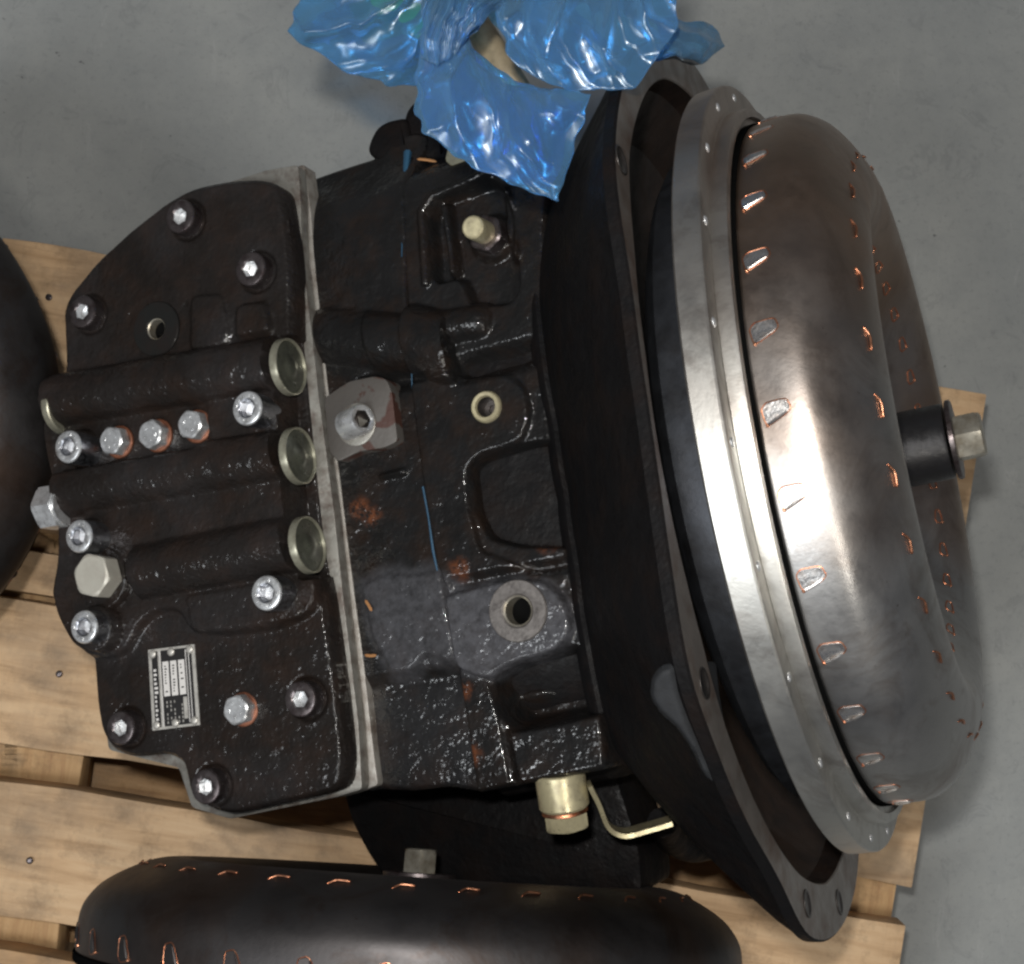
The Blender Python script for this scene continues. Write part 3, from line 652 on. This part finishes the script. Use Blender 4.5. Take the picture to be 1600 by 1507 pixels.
def converter(parent, Oc, a1, a2, a3, dark=False, as_part=True, flange=True, hubh=0, bh=36, fins=True):
    """axis a1, a3 toward the viewer"""
    B = np.array([a3, a2, a1]).T if np.linalg.det(np.array([a3, a2, a1]).T) > 0 else np.array([a3, -a2, a1]).T
    G = lambda prof, n=144: xf(lathe([(z, r) for z, r in prof], n, True, True), B, Oc)
    dense = catmull(np.array(SHELL[3:-2]), 3); prof = SHELL[:3]+[tuple(q) for q in dense]+SHELL[-2:]
    sh = wobj('torque_converter' if as_part else 'shell', *G(prof, 160), conv_mats(dark), parent, angle=50)
    P = sh if as_part else parent
    n0 = 160
    wobj('back_shell', *G([(-90, 250), (-86, 380), (-76, 450), (-60, 485), (-46, 502), (6, 508), (7, 400)]), M['rubber'], P)
    if flange: wobj('ring_flange', *G([(6, 500), (6, 578), (8, 583), (10, 585), (42, 585), (44.5, 583.5), (45.5, 580), (45.5, 548), (46.5, 546), (62, 545.5), (66.5, 544), (67.5, 541), (67.5, 532), (60, 531), (60, 500)], 192), M['ring'], P, angle=25)
    wobj('gap_shade_band', *G([(56, 400), (56, 520), (58, 521.5), (69, 522), (70.5, 520.5), (71, 500)]), M['dark'], P)  # black band paints the shaded gap between flange and shell
    wobj('hub', *G([(120, 57), (122, 62), (130, 58), (236-hubh, 57), (240-hubh, 55), (241-hubh, 20)], 64), M['hub'], P, angle=30)
    wobj('hub_washer', *G([(q-hubh, r) for q, r in ((244, 20), (244, 58), (245, 60), (251, 60), (252, 58), (252, 20))], 56), M['oxide'], P, angle=30)
    hb = xf(rings([(252-hubh, h_(bh)), (282-hubh, h_(bh)), (288-hubh, hc_(bh, bh*.92)), (290-hubh, c_(bh*.8))], 48), B, Oc); wobj('hub_bolt', *hb, M['nut'], P, angle=22)
    # dimples with bright drilled spots round the flange
    def put(nm, me, u, r, th, nu, nr, yaw=0):
        rad = math.cos(th)*a3+math.sin(th)*a2; tan = -math.sin(th)*a3+math.cos(th)*a2
        z = nu*a1+nr*rad; z /= np.linalg.norm(z); x = a1-(a1@z)*z
        if np.linalg.norm(x) < .1: x = rad-(rad@z)*z
        x /= np.linalg.norm(x); y = np.cross(z, x)
        R = Matrix(((x[0], y[0], z[0]), (x[1], y[1], z[1]), (x[2], y[2], z[2]))) @ Matrix.Rotation(yaw, 3, 'Z')
        inst(nm, me, P, Oc+u*a1+r*rad, R)
    for k in range(32):
        th = math.radians(k*11.25+.8); put('blade_tab', TABD if dark else TAB1, 93, 519, th, -.03, 1, -.23)
        if fins:
            th2 = th+.01; put('braze_fin', TAB2, 203, 434, th2, .80, .62, 1.35+.15)
            th3 = th-.06; put('inner_tab', TAB3, 178, 320, th3, .78, -.62, 1.2)
    for k in range(24 if flange else 0):
        th = math.radians(k*15+4); put('rivet', RIV, 45.3, 566, th, 1, 0)
    return sh
RIV = mesh(*(lambda v: (np.array(v[0])*S, v[1]))(lathe([(-3, 6.5), (.6, 6.5), (2.2, 5), (2.8, 2.5)], 14)), M['zinc'])
converter(tr, O, E1, E2, E3)

# --- fasteners
def socket_screw(r, h, hx, depth, m1, marks=True, m2=None, socket_glint=None):
    n = 48
    V, F = rings([(-14, c_(r*.98)), (-14, c_(r)), (h-3.5, c_(r)), (h-.8, c_(r-1.6)), (h, c_(r-3.4)), (h, c_(hx+2.2)), (h-1.6, h_(hx+.6)), (h-depth, h_(hx)), (h-depth-1, c_(hx*.35))], n, True, True)
    fm = [0]*len(F)
    if socket_glint:
        for i in range(6*n, len(F)): fm[i] = 1 if i < len(F)-2 or True else 0
        fm[-2] = 0
    if not socket_glint: fm = [2 if i < 2*n or 5*n <= i < 7*n else q for i, q in enumerate(fm)]
    vv, ff, mm = V, F, fm
    if marks:
        V = list(V); F = list(F)
        for j in range(13):
            if j in (4, 9): continue
            a = 2*math.pi*j/13+.2; rr = (r-3.4+hx+2.2)/2; b = box(-1.4, 1.4, -2.1, 2.1, h-.5, h+1.2); ca, sa = math.cos(a), math.sin(a); o = len(V)
            V += [(rr*ca+x*ca-y*sa, rr*sa+x*sa+y*ca, z) for x, y, z in b[0]]; F += [tuple(i+o for i in g) for g in b[1]]; fm += [0]*6
        vv, ff, mm = V, F, fm
    return mesh(np.array(vv)*S, ff, [m1, socket_glint or m1, M['zinc_shade']], fm=mm, angle=28)
def hex_bolt(r, h, m1, marks=True, ph=.3, flange=None):
    rs = [(-6, h_(r, ph)), (h-4.5, h_(r, ph)), (h-2.2, hc_(r, r*.93, ph)), (h, c_(r*.80))]
    V, F = rings(rs, 48)
    if flange: V, F, _ = join((V, F), lathe([(-12, flange), (-5, flange), (-4, flange-2)], 40))
    if marks:
        V = list(V); F = list(F)
        for j in range(5):
            a = 2*math.pi*j/5+.4; rr = r*.45; b = box(-1.3, 1.3, -2.6, 2.6, h-.4, h+1.0); ca, sa = math.cos(a), math.sin(a); o = len(V)
            V += [(rr*ca+x*ca-y*sa, rr*sa+x*sa+y*ca, z) for x, y, z in b[0]]; F += [tuple(i+o for i in g) for g in b[1]]
    return mesh(np.array(V)*S, F, m1, angle=22)
SILVER = socket_screw(27, 44, 13.5, 17, M['zinc']); BLACK = socket_screw(28, 24, 13, 15, M['oxide'], False, socket_glint=M['zinc'])  # bright zinc in the black screws' sockets paints the flash glint
HEXS = hex_bolt(25, 24, M['zinc']); HEXC = mesh(*(lambda v: (np.array(v[0])*S, v[1]))(lathe([(-4, 27), (1, 28), (3, 26.5), (3.4, 22)], 40)), M['copper_dull'])
WSH = mesh(*(lambda v: (np.array(v[0])*S, v[1]))(lathe([(-16, 33), (-3, 33), (-1.5, 31), (-1.5, 20)], 40)), M['smooth_black'])
FRM = MROT
spin = lambda a: FRM @ Matrix.Rotation(a, 3, 'Z')
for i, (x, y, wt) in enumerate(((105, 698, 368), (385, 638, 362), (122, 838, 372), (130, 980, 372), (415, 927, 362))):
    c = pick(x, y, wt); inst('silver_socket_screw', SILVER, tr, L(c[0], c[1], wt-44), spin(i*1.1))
for i, (x, y) in enumerate(((280, 338), (390, 420), (127, 487), (187, 1138), (468, 1093), (320, 1230))):
    wt = WC+20; c = pick(x, y, wt); inst('black_socket_screw', BLACK, tr, L(c[0], c[1], wt-24), spin(i*.7+.2))
for i, (x, y, wt) in enumerate(((172, 688, 338), (233, 678, 338), (295, 663, 338), (367, 1110, 324))):
    c = pick(x, y, wt); b = inst('hex_plug', HEXS, tr, L(c[0], c[1], wt-24), spin(i*.5)); inst('copper_washer', HEXC, b, L(c[0], c[1], wt-24), spin(i*.5))
# large nickel hex plug on its boss
c = pick(140, 899, 366); inst('large_hex_plug', hex_bolt(38, 27, M['nickel'], False, .35), tr, L(c[0], c[1], 337), spin(0))
# side plug on the second rib (axis along the rib)
ax1 = LL([[*ribL[1][0], WC+28]])[0]-LL([[*ribL[1][1], WC+28]])[0]; ax1 /= np.linalg.norm(ax1)
def along(axis, up=E3):
    z = np.asarray(axis)/np.linalg.norm(axis); x = up-(up@z)*z; x /= np.linalg.norm(x); y = np.cross(z, x)
    return Matrix(((x[0], y[0], z[0]), (x[1], y[1], z[1]), (x[2], y[2], z[2])))
c = pick(96, 792, WC+22); inst('flanged_hex_plug', hex_bolt(40, 34, M['zinc'], False, .0, 33), tr, L(c[0], c[1], WC+22), along(ax1))
# end caps of the three valve bores
M['capring'] = metal('grey_zinc_ring', (.36, .35, .27), .36, (.28, .26, .20), 16, .1, 7, .7)
cv, cf = lathe([(-14, 38), (-14, 43), (-12, 45), (-3, 45), (-.5, 44.6), (.5, 43.2), (-.5, 41.8), (-4, 41)], 48, True, False)
cap_rim = mesh(np.array(cv)*S, cf, M['capring'], angle=30)
dv, df = lathe([(-6, 42), (-4, 41.5), (-3, 36), (-2.6, 22), (-1.5, 16), (1, 12), (1.5, 4)], 40)
cap_face = mesh(np.array(dv)*S, df, M['dish'], angle=60)
for k, (x, y) in enumerate(((456, 573), (471, 712), (486, 851))):
    a, b, r = ribL[k]; c = pick(x, y, WC+12); A3 = L(*a, 0); B3 = L(*b, 0); R = along(B3-A3)
    q = inst('bore_cap', cap_rim, tr, L(c[0], c[1], WC+12), R); inst('cap_face', cap_face, q, L(c[0], c[1], WC+12), R)
c = pick(97, 640, WC+2); A3 = L(*ribL[0][0], 0); B3 = L(*ribL[0][1], 0)
q = inst('bore_cap', cap_rim, tr, L(c[0], c[1], WC+8), along(A3-B3)); inst('cap_face', cap_face, q, L(c[0], c[1], WC+8), along(A3-B3))
# lug left of the large plug
c = pick(104, 925, WC-4); wobj('casting_boss', *xf(lathe([(-30, 26), (16, 26), (24, 22), (28, 12)], 28), FR, L(c[0], c[1], WC-20)), M['cover'], tr)

# recessed plugs (bright bore, floor painted black for the shade inside)
def recessed(x, y, w, r, ro, mo, mi, depth=26, nm='recessed_plug', hexi=False):
    c = pick(x, y, w); fr = h_(r*1.12) if hexi else c_(r)
    V, F = rings([(-depth-6, c_(ro)), (-1.5, c_(ro)), (0, c_(ro-1.5)), (0, c_(r*1.25)), (-2, c_(r*1.12)), (-4, fr), (-depth, fr), (-depth-1, c_(r*.8)), (-depth-3, c_(.3))], 48, True, True)
    fm = [0]*(4*48)+[1]*(2*48)+[2]*(2*48)+[2, 2]
    return inst(nm, mesh(np.array(V)*S, F, [mo, mi, M['dark']], fm=fm, angle=28), tr, L(c[0], c[1], w), FRM)
recessed(243, 514, WC+6, 16, 46, M['smooth_black'], M['nut'], 20)
M['worn_steel'] = metal('worn_dark_steel', (.17, .155, .145), .42, (.09, .08, .075), 22, .4, 5, .7)
recessed(808, 955, WH+17, 21, 47, M['worn_steel'], M['nut'], 30, 'ring_plug')
# machined pad with bright socket plug
PADH = 24
pad_px = [(506, 622), (545, 596), (585, 588), (603, 592), (612, 612), (621, 690), (600, 700), (560, 706), (528, 722), (514, 706)]
pd = prism('machined_pad', PK(pad_px, WH+PADH, 8), WH-40, WH+PADH, None or M['machined'], tr, 2)
m, nt, p = mat('rust_stained_face', (.080, .073, .066), .5, .3)
c_a = mixc(nt, ramp(nt, noise(nt, 60, 4, .55, dist=.8), [(.53, 0), (.57, 1)]), (.080, .072, .065), (.05, .021, .015)); nt.links.new(c_a, p.inputs['Base Color']); bump(nt, p, noise(nt, 8, 4), .5)
pd.data.materials.clear(); pd.data.materials.append(m)
c = pick(558, 664, WH+PADH); wobj('stud_collar', *xf(rings([(0, c_(34)), (4, c_(34)), (5, c_(32)), (5, c_(20))], 40, True, True), FR, L(c[0], c[1], WH+PADH-1)), M['machined'], tr, angle=30)
sd = .40*E3+.92*E1; sd /= np.linalg.norm(sd)
c = pick(546, 664, WH+PADH+8); V, F = rings([(-6, c_(23.5)), (33, c_(23.5)), (37, c_(22)), (37, c_(18.5)), (35, h_(16)), (12, h_(16))], 40)
inst('socket_stud', mesh(np.array(V)*S, F, [M['zinc'], M['hole']], fm=[0]*160+[1]*42, angle=28), tr, L(c[0], c[1], WH+PADH+8), along(sd))
# brass sleeve plug
c = pick(757, 635, WH+14); V, F = rings([(-40, c_(22)), (2, c_(25)), (7, c_(24)), (9, c_(22)), (8.5, c_(17)), (4, c_(15)), (-22, c_(14.5)), (-22, h_(8)), (-28, h_(8))], 40)
sl = inst('brass_sleeve', mesh(np.array(V)*S, F, [M['brass'], M['hole']], fm=[0]*160+[0]*40+[1]*120+[0, 1], angle=40), tr, L(c[0], c[1], WH+4), FRM)
# tall brass capped bolt in the upper pocket
c = pick(765, 369, WH-4); b = inst('dark_hex_base', hex_bolt(30, 22, M['oxide'], False, .5), tr, L(c[0], c[1], WH-6), FRM)
V, F = rings([(0, c_(18)), (44, c_(18)), (48, c_(17)), (50, c_(14.5))], 36); c2 = pick(738, 355, WH+66)
dv_ = L(c2[0], c2[1], WH+66)-L(c[0], c[1], WH+16); ln = np.linalg.norm(dv_)
V = [(x, y, z*ln/50) for x, y, z in V]
inst('brass_stem', mesh(np.array(V)*S, F, M['brass'], angle=28), b, L(c[0], c[1], WH+16), along(dv_))
c = pick(722, 246, 200); inst('brass_plug', hex_bolt(24, 26, M['brass'], False), tr, L(c[0], c[1], 190), spin(.4))

# banjo fitting, bent bracket
def at_l(x, y, z): return at(x, y, z)
fd = at(890, 1275, 40)-at(875, 1215, 60); fd = np.array([.14, -.97, -.10]); fd /= np.linalg.norm(fd)
P0 = at(874, 1206, 90)
V, F = rings([(0, c_(36)), (2, c_(38)), (52, c_(38)), (56, c_(35)), (56.5, c_(20))], 48)
ft = inst('brass_fitting', mesh(np.array(V)*S, F, M['brass'], angle=30), tr, P0, along(fd, np.array([0, 0, 1.])))
V, F = rings([(56.5, c_(33)), (59, c_(35)), (62, c_(35)), (63, c_(31))], 40); inst('copper_washer', mesh(np.array(V)*S, F, M['copper'], angle=40), ft, P0, along(fd, np.array([0, 0, 1.])))
V, F = rings([(63, h_(36)), (82, h_(36)), (86, hc_(36, 33)), (87, c_(29))], 48); inst('fitting_bolt', mesh(np.array(V)*S, F, M['brass'], angle=22), ft, P0, along(fd, np.array([0, 0, 1.])))
br = catmull([at(920, 1225, 95), at(935, 1255, 60), at(950, 1290, 30), at(975, 1302, 20), at(1010, 1294, 20), at(1048, 1283, 20)], 5)
hw = 26; V, F = [], []
for i, q in enumerate(br):
    t = br[min(i+1, len(br)-1)]-br[max(i-1, 0)]; t /= np.linalg.norm(t); s = np.cross(t, [0, 0, 1.]); s /= np.linalg.norm(s)
    for a, b in ((-3.5, hw), (3.5, hw), (3.5, -hw), (-3.5, -hw)): V.append(q+s*a+np.array([0, 0, 1.])*b)
for i in range(len(br)-1):
    for k in range(4): F.append((i*4+k, i*4+(k+1) % 4, i*4+4+(k+1) % 4, i*4+4+k))
F += [(0, 1, 2, 3), tuple((len(br)-1)*4+k for k in range(4))]
wobj('bent_bracket', V, F, M['brass'], tr, smooth=True, angle=40)
wobj('drain_hose', *tube(catmull([at(1035, 1285, -120), at(1050, 1310, -200), at(1080, 1325, -260), at(1110, 1320, -300)], 6), 26, 14), M['bell'], tr)

# nameplate with its printed fields
NPQ = [pick(232, 1016, WC+3), pick(304, 1007, WC+3), pick(313, 1133, WC+3), pick(239, 1142, WC+3)]
def npq(a, b): return (1-b)*((1-a)*NPQ[0]+a*NPQ[1])+b*((1-a)*NPQ[3]+a*NPQ[2])
def qrect(a0, a1, b0, b1, w0, w1):
    c = [npq(a0, b0), npq(a1, b0), npq(a1, b1), npq(a0, b1)]
    return np.array([(*q, w0) for q in c]+[(*q, w1) for q in c]), [(0, 1, 2, 3), (4, 5, 6, 7), (0, 1, 5, 4), (1, 2, 6, 5), (2, 3, 7, 6), (3, 0, 4, 7)]
M['plate'] = metal('nameplate_aluminium', (.48, .46, .42), .45, (.30, .28, .26), 14, .1, 5, .5)
M['print_black'] = mat('nameplate_black', (.015, .014, .014), .35)[0]; M['print_white'] = mat('nameplate_white', (.52, .50, .48), .5)[0]
v, f = qrect(0, 1, 0, 1, WC-4, WC+4); npl = wobj('nameplate', LL(v), f, M['plate'], tr, smooth=False)
bl = []
for r in ((.07, .20, .03, .97), (.27, .93, .03, .97)): bl.append(qrect(*r, WC+4, WC+4.6)+(0,))
for r in ((.30, .43, .17, .60), (.47, .60, .17, .60), (.64, .77, .17, .60)): bl.append(qrect(*r, WC+4.6, WC+5.1)+(1,))
for r in ((.245, .262, .03, .97), (.80, .815, .05, .95), (.86, .875, .05, .95)): bl.append(qrect(*r, WC+4.4, WC+4.9)+(1,))
rr_ = np.random.RandomState(3)
for b0 in np.arange(.25, .9, .055):
    bl.append(qrect(.10, .10+rr_.uniform(.03, .08), b0, b0+.03, WC+4.6, WC+5)+(1,))
for a0 in (.34, .42, .50, .58, .66):
    for b0 in np.arange(.66, .93, .05): 
        if rr_.rand() < .65: bl.append(qrect(a0, a0+.02, b0, b0+.03, WC+4.6, WC+5)+(2,))
for a0 in (.33, .50, .67):
    for b0 in np.arange(.22, .56, .035):
        if rr_.rand() < .7: bl.append(qrect(a0+.01, a0+.07*rr_.uniform(.4, 1), b0, b0+.018, WC+5.1, WC+5.4)+(0,))
bl.append(qrect(.70, .78, .63, .9, WC+4.6, WC+5)+(2,))
V, F, FM = join(*bl); wobj('print', LL(V), F, [M['print_black'], M['print_white'], M['plate']], npl, smooth=False, fm=FM)
rv = mesh(*(lambda v: (np.array(v[0])*S, v[1]))(lathe([(0, 7), (1.5, 6.6), (3, 3.5)], 16)), M['plate'])
for a, b in ((.1, .06), (.9, .06), (.1, .94), (.9, .94), (.5, .06), (.5, .94)):
    q = npq(a, b); inst('rivet', rv, npl, L(q[0], q[1], WC+4.5), FRM)

# blanking cap and pipe stub that the bag is tied round
M['green'] = mat('green_plastic', (.02, .26, .06), .5)[0]
V, F = lathe([(-60, 50), (-20, 72), (0, 78), (26, 78), (36, 70), (38, 40), (30, 34), (30, 5)], 40); gdir = np.array([.25, .75, .45])
inst('port_cap', mesh(np.array(V)*S, F, M['green'], angle=30), tr, at(622, 16, 125), along(gdir))
wobj('pipe_stub', *tube(catmull([at(745, 40, 60), at(770, 80, 90), at(800, 130, 100), at(825, 170, 80)], 5), 22, 18), metal('buff_pipe', (.30, .24, .15), .5, (.2, .16, .1), 20, .3, 5, .2), tr)

# ------------------------------------------------------------------ loose splinters
splm = mat('fresh_wood_splinter', (.30, .14, .05), .7)[0]
def splinter(pts, w, label, grp='wood splinters on the housing'):
    P = LL([[*pick(x, y, w+3), w+3] for x, y in pts]); o = wobj('wood_splinter', *tube(catmull(P, 3), [.8]+[2.4]*(len(pts)*3-4)+[.8], 5), splm, None, P[0]); tag(o, label, 'splinter', grp)
splinter([(652, 249), (665, 250), (682, 253)], 190, 'thin orange wood splinter near the top edge of the housing, left of the bag tip')
splinter([(571, 938), (576, 946), (581, 955)], WH+8, 'orange splinter lying slanted beside the grey plate edge, upper of the pair')
splinter([(570, 1024), (580, 1025), (588, 1024)], WH+4, 'short orange splinter lying level beside the grey plate edge, lower of the pair')
splinter([(718, 537), (728, 541), (737, 545)], WH-18, 'pale splinter in the hollow above the brass sleeve')

# ------------------------------------------------------------------ blue plastic bag
m = bpy.data.materials.new('blue_film'); m.use_nodes = True; nt = m.node_tree; nt.nodes.clear(); out = N(nt, 'ShaderNodeOutputMaterial')
pr = N(nt, 'ShaderNodeBsdfPrincipled'); pr.inputs['Base Color'].default_value = (.25, .51, .74, 1); pr.inputs['Roughness'].default_value = .16
pr.inputs['Specular IOR Level'].default_value = .7
tl = N(nt, 'ShaderNodeBsdfTranslucent'); tl.inputs[0].default_value = (.25, .45, .68, 1); tp = N(nt, 'ShaderNodeBsdfTransparent'); tp.inputs[0].default_value = (.25, .58, .84, 1)
m1 = N(nt, 'ShaderNodeMixShader'); m1.inputs[0].default_value = .35; m2 = N(nt, 'ShaderNodeMixShader')
nt.links.new(pr.outputs[0], m1.inputs[1]); nt.links.new(tl.outputs[0], m1.inputs[2]); nt.links.new(m1.outputs[0], m2.inputs[1]); nt.links.new(tp.outputs[0], m2.inputs[2])
lw = N(nt, 'ShaderNodeLayerWeight'); lw.inputs[0].default_value = .35; nt.links.new(ramp(nt, lw.outputs['Facing'], [(0, .88), (.75, .42)]), m2.inputs[0])
gl = N(nt, 'ShaderNodeBsdfGlossy'); gl.inputs[0].default_value = (.75, .88, 1, 1); gl.inputs['Roughness'].default_value = .27
frn = N(nt, 'ShaderNodeFresnel'); frn.inputs[0].default_value = 1.55; m3_ = N(nt, 'ShaderNodeMixShader'); nt.links.new(frn.outputs[0], m3_.inputs[0]); nt.links.new(m2.outputs[0], m3_.inputs[1]); nt.links.new(gl.outputs[0], m3_.inputs[2])
nt.links.new(m3_.outputs[0], out.inputs[0])
tc = N(nt, 'ShaderNodeTexCoord'); tc.name = 'TC'
m4 = mapped(nt, (1, .25, 1), rot=(0, 0, -.5)); b0 = bump(nt, pr, noise(nt, 70, 2, .5, m4), 9, .6); m3 = mapped(nt, (1, .22, 1), rot=(0, 0, .7)); bump(nt, pr, noise(nt, 44, 2, .45, m3), 5, .5, b0); nt.links.new(pr.inputs['Normal'].links[0].from_socket, gl.inputs['Normal']); nt.links.new(pr.inputs['Normal'].links[0].from_socket, frn.inputs['Normal']); M['film'] = m

def film(name, top, bot, zt, zb, bulge, pleat, npl_, parent, seed, back=True, nu=110, nv=60, wr=5.5):
    """a gathered sheet between a tight top curve and a free bottom curve; pixel curves are placed at real heights"""
    r = np.random.RandomState(seed)
    def res(P, n):
        P = catmull(np.array(P, float), 10)*.35+np.array([np.interp(np.arange(10*(len(P)-1)+1)/10., np.arange(len(P)), np.array(P, float)[:, q]) for q in (0, 1)]).T*.65; d = np.r_[0, np.cumsum(np.linalg.norm(np.diff(P, axis=0), axis=1))]; t = np.linspace(0, d[-1], n)
        return np.stack([np.interp(t, d, P[:, 0]), np.interp(t, d, P[:, 1])], 1)
    A, Bc = res(top, nu), res(bot, nu); V = []; s = np.linspace(0, 1, nu); T = np.linspace(0, 1, nv)
    ph = r.uniform(0, 6.28, 6)
    Sg, Tg = np.meshgrid(s, T, indexing='ij')
    xy = A[:, None]*(1-Tg[..., None])+Bc[:, None]*Tg[..., None]
    z = zt+(zb-zt)*Tg**1.1+bulge*np.sin(np.pi*np.clip(Tg, 0, 1)**.8)*np.sin(np.pi*np.clip(Sg, .02, .98))**.6
    ws = Sg+.04*np.sin(Tg*5+ph[3])
    for k, am in ((npl_, 1.), (npl_*1.7, .4)):
        q = np.abs(np.sin(np.pi*k*ws+ph[int(k) % 6]+1.3*np.sin(3*Tg+ph[int(k*3) % 6]))); z += pleat*am*(1-q)**1.5*(.55+.45*np.sin(np.pi*Tg))*np.sin(np.pi*Sg)**.3
    for k in range(14):
        an = r.uniform(0, math.pi); lam = r.uniform(60, 260); q = (xy[..., 0]*math.cos(an)+xy[..., 1]*math.sin(an))/lam+r.rand()+.25*vnoise(xy[..., 0], xy[..., 1], 120, seed+k)
        t_ = 1-np.abs((q % 1)-.5)*2; z += wr*lam/120*t_*(.7 if k % 2 else 0)+wr*.55*t_**6*smooth(vnoise(xy[..., 0], xy[..., 1], 60, k+50)*3-1)
    xy = xy+np.stack([vnoise(xy[..., 0], xy[..., 1], 22, seed+5)-.5, vnoise(xy[..., 0], xy[..., 1], 22, seed+6)-.5], -1)*11
    V = np.array([at(xy[i, j, 0], xy[i, j, 1], z[i, j]) for i in range(nu) for j in range(nv)])
    F = [(i*nv+j, (i+1)*nv+j, (i+1)*nv+j+1, i*nv+j+1) for i in range(nu-1) for j in range(nv-1)]
    if back:
        V2 = V.copy(); edge = (np.minimum(np.minimum(Sg, 1-Sg), np.minimum(Tg*3, 1-Tg))*4).clip(0, 1).ravel()
        V2[:, 2] -= 1+edge*(18+12*np.sin(9*Sg+ph[0]).ravel()*np.sin(6*Tg+ph[1]).ravel()); n0 = len(V); V = np.concatenate([V, V2])
        F += [(a+n0, d+n0, c+n0, b+n0) for a, b, c, d in F]
        rim = [i*nv for i in range(nu)]+[(nu-1)*nv+j for j in range(1, nv)]+[i*nv+nv-1 for i in range(nu-2, -1, -1)]+[j for j in range(nv-2, 0, -1)]
        F += [(rim[i], rim[(i+1) % len(rim)], rim[(i+1) % len(rim)]+n0, rim[i]+n0) for i in range(len(rim))]
    return wobj(name, V, F, M['film'], parent, smooth=True, angle=180)
bag = root('plastic_bag', at(760, 20, 80), 'crumpled translucent blue plastic bag tied over the top edge of the transmission', 'plastic bag')
film('bag_fold', [(745, -120), (712, -30), (700, 20), (690, 60)], [(470, -110), (482, -20), (456, 58), (520, 98), (575, 132), (660, 143)], 200, 150, 16, 13, 3, bag, 2)
film('tail_flap', [(668, 66), (688, 24), (728, 30), (746, 78), (790, 120), (850, 142)], [(652, 165), (664, 212), (730, 258), (800, 292), (878, 320), (900, 245), (934, 152)], 325, 325, 18, 11, 3, bag, 5)
film('inner_fold', [(700, -60), (760, 10), (775, -10), (830, -40)], [(800, 70), (850, 118), (930, 128), (985, 90)], 230, 215, 20, 14, 4, bag, 31, back=False)
film('inner_fold', [(560, -60), (610, -30), (660, 0), (690, 30)], [(520, 40), (560, 90), (610, 120), (655, 110)], 150, 120, 20, 12, 3, bag, 37, back=False)
film('tail_flap', [(672, 72), (692, 30), (726, 36), (744, 84), (792, 128), (846, 146)], [(662, 168), (690, 224), (748, 262), (812, 290), (862, 306), (886, 236), (918, 160)], 300, 300, 24, 12, 4, bag, 44)
film('gathered_neck', [(660, -60), (720, -70), (800, -60), (860, -50)], [(664, 96), (690, 104), (716, 92), (738, 60)], 300, 335, 40, 22, 6, bag, 8)
film('bag_fold', [(745, -110), (800, -60), (900, -90), (1050, -110)], [(778, 30), (806, 100), (868, 140), (930, 150), (998, 142), (1030, 96), (1062, 40), (1058, -30)], 300, 335, 26, 16, 5, bag, 11)
film('corner_fold', [(980, 10), (1010, 20), (1040, 70), (1020, 105)], [(1062, 34), (1100, 58), (1120, 44), (1142, 82), (1098, 104), (1060, 95)], 260, 180, 20, 12, 3, bag, 21)

# ------------------------------------------------------------------ neighbouring converters
a1 = np.array([.065, .975, -.208]); a1 /= np.linalg.norm(a1); a3 = np.array([0, .208, .975]); a3 -= (a3@a1)*a1; a3 /= np.linalg.norm(a3); a2 = np.cross(a1, a3)
Ob = np.array([-167., -707., -40.])
r2 = root('torque_converter', Ob+np.array([0, 0, -560]), 'dark torque converter cut off by the bottom edge of the photo', 'torque converter', 'dark torque converters of neighbouring transmissions')
converter(r2, Ob, a1, a2, a3, True, False, False, 40, 29)
a1 = np.array([.36, .0, .93]); a1 /= np.linalg.norm(a1); a3 = np.array([.93, 0, -.36]); a2 = np.cross(a1, a3)
Ol = np.array([-1322., 260., -195.])
r3 = root('torque_converter', Ol+np.array([0, 0, -400]), 'dark rounded torque converter at the left edge of the pallet', 'torque converter', 'dark torque converters of neighbouring transmissions')
converter(r3, Ol, a1, a2, a3, True, False, False, fins=False)
